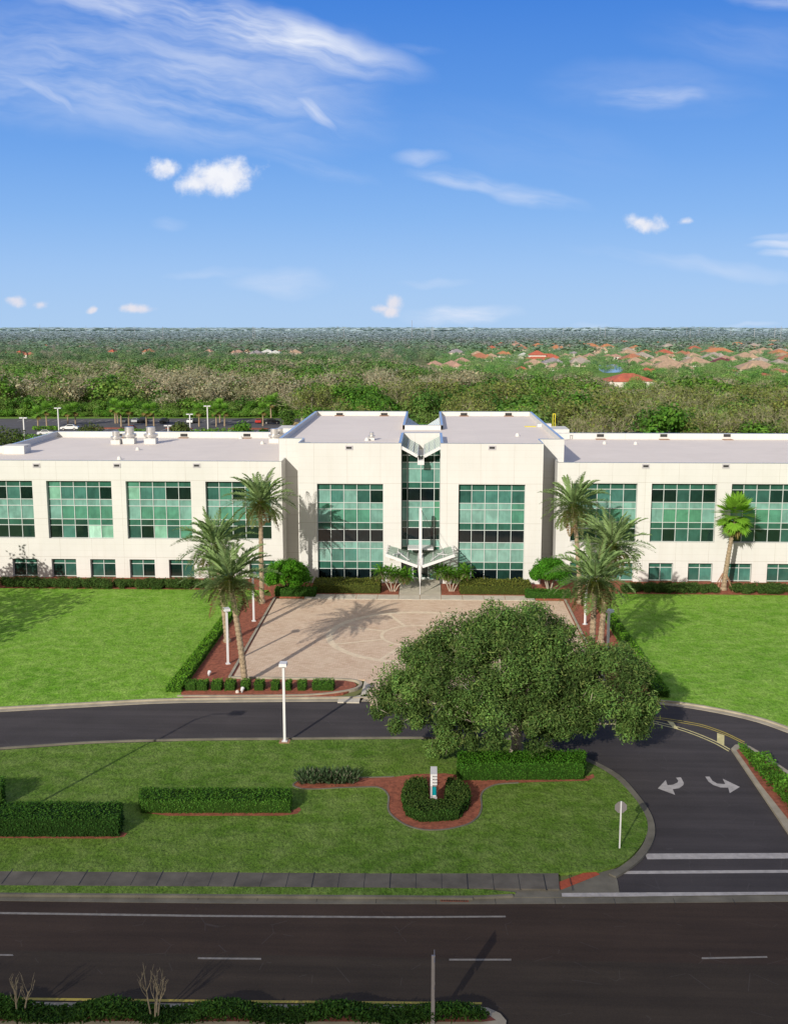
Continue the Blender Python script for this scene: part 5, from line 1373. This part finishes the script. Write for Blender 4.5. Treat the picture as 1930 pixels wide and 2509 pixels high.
# undergrowth at the woodland edge
items = []
for k in range(900):
    x = rng.uniform(-150, 120); y0 = 347 if x < -15 else 228
    if -15 < x < 8: y0 = 295
    V, C = LOW['green'][int(rng.integers(8))]; items.append((x, y0+rng.uniform(-2, 6), -0.6, rng.uniform(2.0, 4.2), V, C*1.25, 0))
merged('undergrowth', items, 'bright green undergrowth along the woodland edge', 'undergrowth')

# ---- houses
def house(px, py, wpx, roofc, dep=None, two=False, wall='house_wall', zr=None, label='', group='houses', hip=True):
    p = at(px, py, 2.7); D = p.y
    w = wpx*(D/F)*1.08; d = dep or max(12, min(20, w*0.95)); zr = zr or (2.7+min(w, d)*0.5*0.46)
    t = empty('house', (p.x, D, 0), label, 'house', group)
    e = 2.7; ov = 0.7
    MB().box(-w/2+ov, w/2-ov, ov*0.6, d-ov, -0.3, e).obj('wall', wall, t)
    mb = MB()
    r_ = min(w, d)/2
    def hiproof(x0, x1, y0, y1, z0, z1):
        m_ = min(x1-x0, y1-y0)/2
        if x1-x0 > y1-y0: a, b_ = (x0+m_, (y0+y1)/2, z1), (x1-m_, (y0+y1)/2, z1)
        else: a, b_ = ((x0+x1)/2, y0+m_, z1), ((x0+x1)/2, y1-m_, z1)
        A, B, C_, D_ = (x0, y0, z0), (x1, y0, z0), (x1, y1, z0), (x0, y1, z0)
        if x1-x0 > y1-y0:
            mb.poly([A, B, b_, a]); mb.poly([B, C_, b_]); mb.poly([C_, D_, a, b_]); mb.poly([D_, A, a])
        else:
            mb.poly([A, B, a]); mb.poly([B, C_, b_, a]); mb.poly([C_, D_, b_]); mb.poly([D_, A, a, b_])
        mb.poly([D_, C_, B, A])
    hiproof(-w/2, w/2, 0, d, e, zr)
    rs_ = random.Random(int(px*7+py))
    s_ = rs_.choice((-1, 1)); wx = w*rs_.uniform(0.15, 0.3)*s_; ww = w*rs_.uniform(0.30, 0.42)
    hiproof(wx-ww/2, wx+ww/2, -3.2, d*0.55, e+0.01, e+(zr-e)*0.82)
    roof = mb.obj('roof', 'roof_'+roofc, t)
    MB().box(wx-ww/2+0.5, wx+ww/2-0.5, -2.7, ov*0.6-0.01, -0.3, e-0.01).obj('wall', wall, t)
    if two:
        mb = MB(); x0, x1 = (-w*0.05, w*0.4) if s_ < 0 else (-w*0.4, w*0.05)
        MB().box(x0+.5, x1-.5, d*0.25, d*0.8, e, e+3.6).obj('upper_wall', 'house_wall_white', t)
        hiproof(x0, x1, d*0.2, d*0.85, e+3.6, e+3.6+(x1-x0)*0.24); mb.obj('upper_roof', 'roof_'+roofc, t)
    for k in range(3):
        xw = -w*0.36+k*w*0.3
        if abs(xw-wx) < ww/2+0.6: continue
        fr = MB().box(xw-0.9, xw+0.9, ov*0.6-0.05, ov*0.6+0.01, 0.8, 2.2).obj('window', 'car_glass', t)
    MB().box(wx-1.4, wx+1.4, -2.76, -2.69, -0.2, 2.1).obj('garage_door', 'house_wall_white', t)
    return (p.x, D, w, d)
H = 29.0
Ah = lambda zx, zy: (1060+zx/3.818, 830+zy/3.818)
Bh = lambda zx, zy: (1490+zx/3.818, 830+zy/3.818)
hs = []
def hA(zx0, zx1, zy, c, **k): hs.append((Ah((zx0+zx1)/2, zy), (zx1-zx0)/3.818, c, k))
def hB(zx0, zx1, zy, c, **k): hs.append((Bh((zx0+zx1)/2, zy), (zx1-zx0)/3.818, c, k))
hA(60, 290, 262, 'pink'); hA(-60, 100, 245, 'pink'); hA(180, 370, 222, 'pink'); hA(330, 560, 185, 'terracotta'); hA(350, 490, 150, 'tan', two=False); hA(490, 605, 165, 'tan'); hA(590, 730, 148, 'orange', wall='house_wall_white')
hA(795, 915, 160, 'white', wall='house_wall_white'); hA(880, 1220, 195, 'red', two=True); hA(845, 1060, 245, 'tan'); hA(1030, 1235, 228, 'slate', wall='house_wall_white'); hA(785, 885, 285, 'red'); hA(1080, 1230, 265, 'tan')
hA(1190, 1300, 165, 'tan'); hA(1280, 1372, 140, 'slate'); hA(1405, 1545, 170, 'pink', wall='house_wall_white'); hA(1510, 1620, 135, 'tan'); hA(1595, 1700, 170, 'pink')
hA(150, 300, 130, 'slate')
for a, b_, y, c in ((915, 1040, 42, 'red'), (1030, 1120, 46, 'terracotta'), (1178, 1262, 40, 'red'), (1345, 1560, 76, 'orange'), (1545, 1610, 36, 'red'), (1600, 1680, 42, 'terracotta')): hA(a, b_, y, c)
hB(20, 135, 170, 'pink', wall='house_wall_white'); hB(110, 285, 140, 'tan', wall='house_wall_white'); hB(0, 440, 400, 'red', dep=20, wall='house_wall_white', zr=6.3); hB(300, 445, 310, 'red')
hB(420, 795, 280, 'tan', dep=22); hB(310, 430, 250, 'tan'); hB(515, 645, 172, 'tan'); hB(630, 780, 148, 'terracotta'); hB(720, 890, 172, 'tan'); hB(680, 840, 206, 'grey')
hB(985, 1180, 226, 'maroon'); hB(855, 1010, 190, 'grey'); hB(910, 1170, 126, 'orange'); hB(1195, 1410, 178, 'tan'); hB(1360, 1535, 215, 'grey', wall='house_wall_white'); hB(1240, 1620, 285, 'tan', dep=22); hB(1530, 1700, 235, 'grey'); hB(1580, 1720, 165, 'tan')
hB(1555, 1670, 315, 'terracotta'); hB(1430, 1530, 350, 'red'); hB(1130, 1200, 305, 'terracotta'); hB(1305, 1470, 42, 'orange', wall='house_wall_white'); hB(1475, 1655, 38, 'tan')
for a, b_, y, c in ((50, 230, 46, 'terracotta'), (420, 520, 52, 'orange'), (520, 660, 54, 'tan'), (580, 650, 24, 'red'), (760, 880, 56, 'terracotta'), (880, 960, 48, 'orange'), (935, 1060, 58, 'pink'), (945, 1060, 92, 'terracotta'), (1075, 1140, 48, 'red'), (1140, 1290, 62, 'orange'), (820, 880, 24, 'slate'), (1640, 1720, 62, 'tan'), (1560, 1690, 118, 'grey'), (1210, 1300, 92, 'pink')): hB(a, b_, y, c)
Lh = lambda zx, zy: (zx/1.741, 760+zy/1.741)
for a, b_, y, c in ((770, 822, 158, 'tan'), (865, 912, 178, 'pink'), (890, 930, 138, 'tan'), (905, 965, 160, 'tan'), (985, 1040, 182, 'pink'), (1035, 1085, 176, 'tan'), (1060, 1120, 186, 'slate'), (1110, 1165, 180, 'white'), (1140, 1200, 186, 'white'), (1180, 1228, 174, 'pink'), (1228, 1285, 182, 'tan'), (55, 100, 184, 'red'), (100, 145, 190, 'terracotta'), (605, 660, 178, 'terracotta'), (455, 495, 178, 'red'), (0, 20, 184, 'red'), (670, 715, 168, 'pink'), (300, 360, 166, 'pink'), (160, 215, 160, 'red')):
    hs.append((Lh((a+b_)/2, y), (b_-a)/1.741, c, {}))
ADJ = dict(red='red tiled', terracotta='terracotta tiled', tan='sandy brown', pink='pinkish brown', grey='grey brown', slate='dark grey', white='pale grey', maroon='dark maroon', orange='orange tiled')
# the rest of the settlement: rows of similar roofs between and behind the ones picked out
rh = random.Random(12)
def taken(px, py, wpx):
    return any(abs(px-q[0][0]) < (wpx+q[1])*0.5 and abs(py-q[0][1]) < 5.5 for q in hs)
for k in range(900):
    py = rh.choice([842, 845, 849, 854, 859, 866, 874, 882, 890])+rh.uniform(-1.5, 1.5); px = rh.uniform(1200 if py < 856 else 1420, 1960)
    if py > 872 and (1440 < px < 1545): continue
    if 1465 < px < 1535 and py > 862: continue
    D_ = at(px, py, 2.7).y; wpx = rh.uniform(15, 21)*F/D_
    if not taken(px, py, wpx): hs.append(((px, py), wpx, rh.choice(['tan', 'tan', 'terracotta', 'pink', 'orange', 'red', 'grey', 'terracotta']), {}))
    if len(hs) > 150: break
hs.sort(key=lambda q: q[0][0])
cnt = {}
HP = []
for (px, py), w, c, k in hs:
    zone = ('left of the office roof line' if px < 800 else 'near the pond' if 1290 < px < 1530 and py > 868 else 'in the middle of the settlement' if py > 862 else 'in the last row' if py < 847 else 'in the farther rows')
    if px < 1290 and px > 800 and py > 862: zone = 'beyond the woods over the central roof'
    if px >= 1530 and py > 862: zone = 'in the right part of the settlement'
    key = (c, zone); cnt[key] = cnt.get(key, 0)+1; n = cnt[key]
    k = dict(k); k['label'] = '%s %s roofed house from the left, %s' % (ordn[n-1], ADJ[c], zone)
    assert n <= 30
    if px < 800: grp = 'houses beyond the woods on the left'
    else: grp = 'houses in the settlement on the right'
    HP.append(house(px, py, w, c, group=grp, **k))
# pool cages / dark gaps are left to the windows; garden trees between the houses
items = []
def clear(x, y, m=1.5): return all(not (abs(x-a) < w/2+m and -4-m < y-b_ < d+m) for a, b_, w, d in HP)
for k in range(7500):
    y = 480+1250*rng.random()**1.4; x = rng.uniform(-0.46, 0.46)*y
    px, _ = pix((x, y, 3))
    if px < 1040 or px > 1990 or not clear(x, y, 0.3): continue
    if 1455 < px < 1535 and y < 700: continue
    h = rng.uniform(3.6, 7.2)
    # stay below the roofs standing behind
    L_ = LOW['green'] if rng.random() < .8 else LOW['olive']
    V, C = L_[int(rng.integers(len(L_)))]; items.append((x, y, -0.3, h, V, C*1.4, 0))
for k in range(2600):
    y = 830+700*rng.random(); x = rng.uniform(-0.48, 0.1)*y
    px, _ = pix((x, y, 3))
    if px > 1060 or px < -40 or not clear(x, y, 0.5): continue
    infront = any(abs(x-a*y/b_) < w/2+1 and 0 < b_-y < 160 for a, b_, w, d in HP)
    h = rng.uniform(6, 10.5) if not infront else rng.uniform(2.5, 4.0)
    kind = 'green' if rng.random() < .62 else ('bare' if rng.random() < .5 else 'olive')
    V, C = LOW[kind][int(rng.integers(4))]; items.append((x, y, 0, h, V, C, 0))
merged('garden_trees', items, 'mass of garden trees and scrub among the distant houses', 'trees')
# far belt up to the horizon
far_v = [green_tree(rv, 10, 78, 2.6, GREENS[k % 5], 14) for k in range(6)] + [green_tree(rv, 10, 78, 2.4, tuple(x*0.6 for x in BARE[k % 4]), 13) for k in range(4)]
items = []
for k in range(5200):
    y = 1150*(7.0**rng.random()); x = rng.uniform(-0.47, 0.47)*y
    px, _ = pix((x, y, 3))
    if px > 1040 and y < 1750 and not clear(x, y, 3): continue
    if px > 1040 and y < 1550 and rng.random() < 0.75: continue
    i = int(rng.integers(6)) if rng.random() < .66 else 6+int(rng.integers(4))
    V, C = far_v[i]; s = 1+min(3.0, max(0, y-1500)/1500)
    V2 = V*np.array([s*1.7, s*1.5, 1.0]); items.append((x, y, -0.5, rng.uniform(8.5, 10.5), V2, C, 0))
for k in range(420):
    y = rng.uniform(5600, 9000); x = rng.uniform(-0.47, 0.47)*y
    grp_ = 0.5+0.5*math.sin(x/y*40+1.0)*math.sin(x/y*17)
    V, C = far_v[int(rng.integers(10))]; items.append((x, y, -1, rng.uniform(16, 24)+11*grp_*rng.random(), V*np.array([9.0, 5.0, 1.0]), C, 0))
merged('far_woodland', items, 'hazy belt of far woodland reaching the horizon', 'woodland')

# ---- car park: cabbage palms, trees, lamps and cars
sab = [card_mesh('crown', *fan_leaf_crown(30+k, 30, 0.75, 1.0, (0.16, 0.33, 0.045), seg=11, spread=95, lo=-55)) for k in range(3)]
sab_t = MB().tube([(0, 0, -0.1), (0.05, 0, 2.0), (0, 0.05, 4.3)], [0.24, 0.19, 0.2], 8).mesh('trunk', 'palm_bark')
Pz = lambda zx, zy: (zx/3.5, 980+zy/3.5)
Pq = lambda zx, zy: (380+zx/3.5, 940+zy/3.5)
pl = [Pz(330, 255), Pz(405, 228), Pz(585, 222), Pz(650, 217), Pz(992, 197), Pz(1012, 196), Pz(1042, 225), Pz(1107, 222), Pz(1258, 222), Pz(1322, 222), Pq(378, 365), Pq(525, 365), Pq(557, 332), Pq(597, 362), Pq(925, 360), Pq(995, 292), Pq(1038, 262)]
for k, (px, py) in enumerate(pl):
    p = at(px, py, 0.1)
    t = empty('cabbage_palm', p, '%s cabbage palm from the left in the car park behind the left wing' % ordn[k], 'palm', 'cabbage palms in the car park', rk.uniform(0, 6))
    s = rk.uniform(0.95, 1.18); t.scale = (s, s, s)
    link('trunk', sab_t, t); o = link('crown', sab[k % 3], t); o.location = (0, 0.05, 4.5); o.scale = (1.4, 1.4, 1.35)
def round_tree(px, top, D, w, base, label, seed):
    r = np.random.default_rng(seed); q = atD(px, top, D); h = q.z
    t = empty('round_tree', (q.x, D, 0), label, 'tree', 'trees at the car park')
    V, C = green_tree(r, h, 1500, 0.5, base, w); link('crown', card_mesh('crown', V, C), t)
    o = link('trunk', trunk_m, t); o.scale = (0.8, 0.8, h/11)
round_tree(10, 1034, 215, 10, (0.085, 0.125, 0.03), 'large olive tree at the far left corner behind the left wing', 201)
round_tree(-30, 1040, 205, 9, (0.085, 0.125, 0.03), 'olive tree cut by the left edge behind the left wing', 202)
round_tree(222, 1036, 255, 6.8, (0.085, 0.115, 0.03), 'round olive shrub tree beside the white sedan in the car park', 203)
round_tree(440, 1026, 258, 5.6, (0.085, 0.115, 0.03), 'round olive shrub tree in the middle of the car park', 204)
round_tree(595, 1025, 250, 6.2, (0.08, 0.19, 0.02), 'bright green bushy tree in the car park by the wing end', 205)
round_tree(646, 1042, 250, 3.4, (0.05, 0.13, 0.015), 'small dark shrub in the car park next to the central roof', 206)
round_tree(702, 992, 285, 6.0, (0.06, 0.12, 0.02), 'dense rounded tree at the corner of the central block roof', 207)
for k, (px, py, D, w_, h_, lb) in enumerate(((78, 1062, 275, 7.5, 1.5, 'clipped green shrub in the car park beside the leftmost lamp'), (112, 1049, 300, 6.0, 1.3, 'low green shrub in the car park at the foot of the tall lamp'), (325, 1048, 292, 6.5, 1.4, 'low green shrub in the car park beside the red car'), (540, 1045, 292, 9.0, 1.6, 'long low green shrub in the car park left of the bushy tree'), (496, 1049, 290, 6.5, 1.4, 'low green shrub in the car park right of the middle lamp'))):
    r = np.random.default_rng(300+k); x_ = atD(px, py, D).x
    cs = [((i/5-0.5)*w_, r.uniform(-.6, .6), h_*0.5) for i in range(6)]
    V, C = clumps(r, cs, [h_*0.6]*6, 90, 0.45, 0.3, (0.12, 0.25, 0.03), 0.2)
    o = link('car_park_shrub', card_mesh('car_park_shrub', V, C)); o.location = (x_, D, 0.05); tag(o, lb, 'shrub', 'shrubs in the car park')
def t_lamp(px, ptop, D, label):
    q = atD(px, ptop, D); t = empty('car_park_lamp', (q.x, D, 0), label, 'lamp post', 'twin headed lamps in the car park')
    MB().box(-0.13, 0.13, -0.13, 0.13, 0, q.z-0.1).obj('post', 'white_metal', t)
    for s_ in (-1, 1): MB().box(min(s_*0.1, s_*0.95), max(s_*0.1, s_*0.95), -0.3, 0.3, q.z-0.12, q.z+0.14).obj('lamp_head', 'white_metal', t)
t_lamp(58, 1024, 262, 'leftmost twin headed lamp in the car park'); t_lamp(142, 1000, 300, 'tall twin headed lamp behind the white sedan in the car park')
t_lamp(465, 1015, 301, 'twin headed lamp with white car behind it in the car park'); t_lamp(412, 1043, 262, 'low looking twin headed lamp nearest the roof edge in the car park'); t_lamp(508, 995, 298, 'tall twin headed lamp right of the middle of the car park')
# cars
def car_meshes(paint):
    body = MB()
    prof_ = [(-2.25, 0.35), (-2.28, 0.75), (-2.1, 0.95), (-1.2, 1.02), (1.0, 1.0), (2.05, 0.86), (2.25, 0.7), (2.25, 0.35)]
    def extr(pr, w0, w1=None):
        n = len(pr); i = len(body.v); w1 = w1 or [w0]*n
        for sg in (-1, 1):
            for (x, z), w in zip(pr, w1): body.v.append((x, sg*w, z))
        body.f.append(tuple(i+k for k in range(n))); body.f.append(tuple(i+n+n-1-k for k in range(n))); body.c += [(1, 1, 1)]*2
        for k in range(n): body.f.append((i+k, i+n+k, i+n+(k+1) % n, i+(k+1) % n)); body.c.append((1, 1, 1))
    extr(prof_, 0.9)
    extr([(-1.45, 1.0), (-0.95, 1.43), (0.35, 1.43), (1.05, 1.0)], 0.7, [0.84, 0.62, 0.62, 0.84])
    bm_ = body.mesh('body', paint)
    g = MB()
    for sg in (-1, 1):
        g.poly([(-1.25, sg*0.835, 1.04), (0.85, sg*0.835, 1.04), (0.3, sg*0.655, 1.38), (-0.9, sg*0.655, 1.38)])
    g.poly([(1.06, -0.78, 1.02), (1.06, 0.78, 1.02), (0.40, 0.6, 1.40), (0.40, -0.6, 1.40)]); g.poly([(-1.47, -0.78, 1.02), (-1.47, 0.78, 1.02), (-1.0, 0.6, 1.40), (-1.0, -0.6, 1.40)])
    return bm_, g.mesh('windows', 'car_glass')
wheel = MB().tube([(0, -0.11, 0), (0, 0.11, 0)], [0.34, 0.34], 14).mesh('wheel', 'tyre')
rim = MB().tube([(0, -0.12, 0), (0, 0.12, 0)], [0.2, 0.2], 10).mesh('rim', 'galvanised')
CM = {}
def car(px, py, paint, rz, label, sc=1.0):
    if paint not in CM: CM[paint] = car_meshes(paint)
    p = at(px, py, -0.012); t = empty('parked_car', p, label, 'car', 'cars in the car park', rz); t.scale = (sc, sc, sc*1.03)
    link('body', CM[paint][0], t); link('windows', CM[paint][1], t)
    for sx in (-1.35, 1.4):
        for sy in (-0.82, 0.82):
            w_ = link('wheel', wheel, t); w_.location = (sx, sy, 0.34); link('rim', rim, w_)
car(*Pz(600, 258), 'car_white', math.pi*1.0+0.1, 'white sedan standing side on between the lamp and the olive shrub', 1.1)
car(*Pz(395, 302), 'car_white', 0.35, 'white car mostly hidden behind the parapet of the left wing', 1.0)
car(*Pz(1070, 197), 'car_grey', 1.57, 'grey car parked between two cabbage palms in the far row', 1.05); car(*Pz(1168, 194), 'car_silver', 1.57, 'silver car left of the black one in the far row')
car(*Pz(1230, 192), 'car_black', 1.57, 'black car parked right of the silver one', 1.1); car(*Pz(1412, 197), 'car_black', 1.57, 'black car alone in the far row left of the lamp', 1.1)
car(*Pz(1640, 197), 'car_white', 1.57, 'white car behind the twin headed lamp in the far row'); car(*Pz(1130, 262), 'car_red', 1.57, 'red car just showing above the roof parapet')
car(*Pq(1000, 345), 'car_black', 0.1, 'black car at the right end of the car park', 1.15); car(*Pq(893, 338), 'car_red', 1.57, 'red car beside the black one at the right end of the car park'); car(*Pq(1165, 362), 'car_tan', 0.2, 'tan car at the corner of the central roof', 1.1)
car(*Pq(350, 335), 'car_black', 1.57, 'black car right of the lamp in the middle of the far row')

# ---- masts on the horizon
for k, (px, py0, py1) in enumerate(((1009, 785, 812), (1058, 800, 815), (1062, 802, 816), (98, 795, 808), (211, 798, 808), (284, 799, 808), (329, 799, 808), (399, 800, 812), (505, 798, 807), (620, 800, 818), (624, 802, 818), (827, 798, 806), (842, 804, 813), (1041, 798, 806), (1162, 796, 805), (1380, 798, 810), (1469, 799, 806), (1482, 801, 812), (1602, 801, 809), (1682, 800, 811), (1690, 806, 818), (1712, 801, 808), (1848, 802, 815), (1898, 800, 822), (1913, 799, 823), (1790, 802, 810))):
    D = 2100.0 if py1 > 811 else 3200.0
    a = atD(px, py0, D)
    t = empty('transmission_pole', (a.x, D, 0), '%s pale pole from the list of poles standing along the horizon' % ordn[k] if False else 'pale thin pole rising above the far trees on the horizon', 'pole', 'poles along the horizon')
    MB().tube([(0, 0, 0), (0, 0, a.z)], [0.55, 0.35], 6).obj('shaft', 'grey_metal', t)

# trees just left of the frame that shade the left lawn and wall
for (x, y, h, kind, lb) in ((-52.5, 106, 9.5, 'olive', 'half bare tree standing left of the view, its shadow on the left wing wall'), (-48.5, 93, 10.0, 'green', 'leafy tree standing left of the view, its shadow on the left lawn'), (-49, 85, 8.5, 'green', 'second leafy tree left of the view shading the left lawn')):
    t = empty('lawn_tree', (x, y, GZ), lb, 'tree', 'trees beside the left lawn')
    s = h/10.0; t.scale = (s*1.1, s*1.1, s)
    link('crown', VAR[kind][1], t); link('trunk', trunk_m, t)

# ================================================================== SKY
w = bpy.data.worlds.new('World'); scn.world = w; w.use_nodes = True
w.cycles.sampling_method = 'MANUAL'; w.cycles.sample_map_resolution = 512
t = NT(w.node_tree); bg = t.n['Background']
sky = t('ShaderNodeTexSky', sky_type='NISHITA'); sky.sun_disc = False
sky.sun_elevation = SUN_EL; sky.sun_rotation = math.pi+SUN_AZ
sky.altitude = 30; sky.air_density = 1.0; sky.dust_density = 0.6; sky.ozone_density = 2.0
dirn = t('ShaderNodeTexCoord').outputs['Generated']
s3 = t('ShaderNodeSeparateXYZ', {0: dirn})
dx_, dy_, dz_ = s3.outputs
front = t.math('GREATER_THAN', dy_, 0.15)
ysafe = t.math('MAXIMUM', dy_, 0.15)
U = t.math('DIVIDE', dx_, ysafe); Vv = t.math('DIVIDE', dz_, ysafe)
uv = t('ShaderNodeCombineXYZ', {0: U, 1: Vv, 2: 0.0}).outputs[0]
ramp = t('ShaderNodeValToRGB', {0: t.lin(dz_, -0.02, 0.60)})
cr_ = ramp.color_ramp
stops = [(0.0, (0.43, 0.635, 0.92)), (0.032, (0.415, 0.625, 0.92)), (0.113, (0.33, 0.55, 0.915)), (0.19, (0.23, 0.46, 0.885)), (0.27, (0.155, 0.375, 0.845)), (0.355, (0.10, 0.30, 0.79)), (0.47, (0.052, 0.225, 0.73)), (0.75, (0.045, 0.19, 0.62)), (1.0, (0.035, 0.15, 0.55))]
while len(cr_.elements) < len(stops): cr_.elements.new(0.5)
for e, (p_, c_) in zip(cr_.elements, stops): e.position = p_; e.color = (*c_, 1)
skyc = t.mix(1.0, sky.outputs[0], (0.10, 0.10, 0.10), 'MULTIPLY')
base = t.mix(0.93, skyc, ramp.outputs[0])
# paler and warmer towards the sun and in the thin veil overhead
sdot = t('ShaderNodeVectorMath', {0: dirn, 1: tuple(-sd)}, operation='DOT_PRODUCT').outputs['Value']
base = t.mix(t.math('MULTIPLY', t.smooth(sdot, -0.35, 0.9), 0.9), base, (0.66, 0.59, 0.47))
base = t.mix(t.math('MULTIPLY', t.smooth(dz_, 0.58, 0.9), 0.75), base, (0.36, 0.38, 0.42))
# clouds: each a soft ellipse in direction space broken up by noise
def uvp(dxp, dyp):
    px, py = dxp*1930/1680, dyp*1930/1680
    d = cf + cr*((px-CX)/F) - cu*((py-CY)/F); return d.x/d.y, d.z/d.y
nA = t('ShaderNodeTexNoise', {'Vector': uv, 'Scale': 46.0, 'Detail': 5.0, 'Roughness': 0.62, 'Distortion': 0.0}).outputs['Fac']
nB = t('ShaderNodeTexNoise', {'Vector': uv, 'Scale': 9.0, 'Detail': 2.0, 'Roughness': 0.6}).outputs['Fac']
warp = t('ShaderNodeTexNoise', {'Vector': uv, 'Scale': 22.0, 'Detail': 2.0}).outputs['Color']
uvw = t('ShaderNodeVectorMath', {0: uv, 1: t('ShaderNodeVectorMath', {0: t('ShaderNodeVectorMath', {0: warp, 1: (0.5, 0.5, 0.5)}, operation='SUBTRACT').outputs[0], 'Scale': 0.02}, operation='SCALE').outputs[0]}, operation='ADD').outputs[0]
CIRRUS = ((540, 66, 340, 46, -14, 0.98), (330, 20, 300, 55, -10, 0.75), (330, 165, 480, 110, -9, 0.62), (120, 140, 330, 110, -6, 0.55), (600, 180, 220, 95, 8, 0.5), (670, 235, 60, 16, -38, 0.8), (90, 190, 110, 13, -34, 0.7), (1395, 207, 120, 26, 0, 0.62), (1400, 190, 240, 50, -3, 0.25), (897, 333, 60, 13, -4, 0.55), (1000, 382, 130, 18, -10, 0.6), (1130, 418, 130, 17, -14, 0.55), (640, 345, 160, 18, -14, 0.32), (600, 600, 110, 26, -4, 0.45), (460, 580, 110, 10, 4, 0.35), (930, 607, 80, 8, 2, 0.35), (1500, 566, 260, 16, -7, 0.35), (985, 672, 120, 20, 1, 1.1), (1665, 520, 70, 9, 0, 0.85), (1668, 538, 50, 8, 0, 0.85), (1660, 505, 60, 7, 0, 0.5), (1670, 6, 120, 16, -6, 0.6), (1640, 100, 260, 50, -8, 0.22), (360, 474, 40, 14, 0, 0.3), (880, 105, 60, 10, -4, 0.35), (1260, 690, 40, 6, 0, 0.5), (1600, 694, 60, 5, 0, 0.4), (1100, 300, 300, 60, -12, 0.14))
acc = None; accp = {}
su = t('ShaderNodeSeparateXYZ', {0: uvw}).outputs
quad = t('ShaderNodeCombineXYZ', {0: t.math('MULTIPLY', su[0], su[0]), 1: t.math('MULTIPLY', su[0], su[1]), 2: t.math('MULTIPLY', su[1], su[1])}).outputs[0]
linr = t('ShaderNodeCombineXYZ', {0: su[0], 1: su[1], 2: 1.0}).outputs[0]
def ell(x, y, rx, ry, ang=0.0):
    """squared elliptical distance from an ellipse centre, in direction space"""
    u0, v0 = uvp(x, y); s = 1/2280.0*1.02; ca, sa = math.cos(R(ang)), math.sin(R(ang))
    a1, b1, c1 = ca/(rx*s), sa/(rx*s), -(ca*u0+sa*v0)/(rx*s)
    a2, b2, c2 = -sa/(ry*s), ca/(ry*s), -(-sa*u0+ca*v0)/(ry*s)
    q1 = t('ShaderNodeVectorMath', {0: quad, 1: (a1*a1+a2*a2, 2*(a1*b1+a2*b2), b1*b1+b2*b2)}, operation='DOT_PRODUCT').outputs['Value']
    q2 = t('ShaderNodeVectorMath', {0: linr, 1: (2*(a1*c1+a2*c2), 2*(b1*c1+b2*c2), c1*c1+c2*c2)}, operation='DOT_PRODUCT').outputs['Value']
    return t.math('ADD', q1, q2)
for x, y, rx, ry, a in ((462, 378, 92, 36, 0), (505, 372, 40, 40, 0), (425, 385, 62, 24, 5), (350, 354, 52, 22, 8), (1373, 468, 50, 18, 0), (1460, 468, 19, 9, 5), (37, 642, 24, 12, 0), (90, 645, 18, 11, 10), (195, 662, 13, 7, 0), (300, 657, 46, 11, 0), (845, 645, 20, 16, 0), (820, 655, 34, 11, 0), (838, 662, 22, 16, 0)):
    f = ell(x, y, rx*0.98, ry*1.12, a)
    acc = f if acc is None else t.math('MINIMUM', acc, f)
acc = t.math('SUBTRACT', 1.0, t.math('SQRT', t.math('MAXIMUM', acc, 0.0)))
acc = t.smooth(t.math('ADD', acc, t.math('MULTIPLY', t.math('SUBTRACT', nA, 0.5), 1.8)), -0.05, 0.85, 0.0, 0.96)
STK = {}
for a in (-12, -2, -36):
    mp = t('ShaderNodeMapping', {'Vector': uvw, 'Rotation': (0, 0, R(a)), 'Scale': (1/5.0, 1/30.0 if a != -2 else 1/24.0, 1)}, vector_type='TEXTURE').outputs[0]
    STK[a] = t('ShaderNodeTexNoise', {'Vector': mp, 'Scale': 1.0, 'Detail': 5.0, 'Roughness': 0.62}).outputs['Fac']
for x, y, rx, ry, a, st in CIRRUS:
    k = min(STK, key=lambda q: abs(q-a))
    v = t.lin(ell(x, y, rx*1.15, ry*1.3, a), 1.0, 0.05, 0.0, st)
    accp[k] = v if k not in accp else t.math('MAXIMUM', accp[k], v)
tot = None
for k, v in accp.items():
    q = t.math('MULTIPLY', t.math('MULTIPLY', v, t.math('SQRT', t.math('MAXIMUM', v, 0.0))), t.smooth(STK[k], 0.28, 0.72, 0.0, 1.25))
    tot = q if tot is None else t.math('MAXIMUM', tot, q)
accp = tot
low = t.smooth(dz_, 0.0, 0.14)
ccol = t.mix(low, (0.80, 0.78, 0.84), (0.93, 0.94, 0.98))
shade_ = t.lin(nB, 0.3, 0.7, 0.86, 1.0)
cum = t.mix(t.math('MULTIPLY', acc, front), base, t.mix(t.lin(nA, 0.35, 0.6), t.mix(0.5, ccol, (0.62, 0.68, 0.86)), ccol))
fin = t.mix(t.math('MULTIPLY', accp, front), cum, (0.80, 0.85, 0.97))
fin = t('ShaderNodeVectorMath', {0: fin, 'Scale': 1/0.12}, operation='SCALE').outputs[0]
t.l.new(fin, bg.inputs['Color']); bg.inputs['Strength'].default_value = 0.12
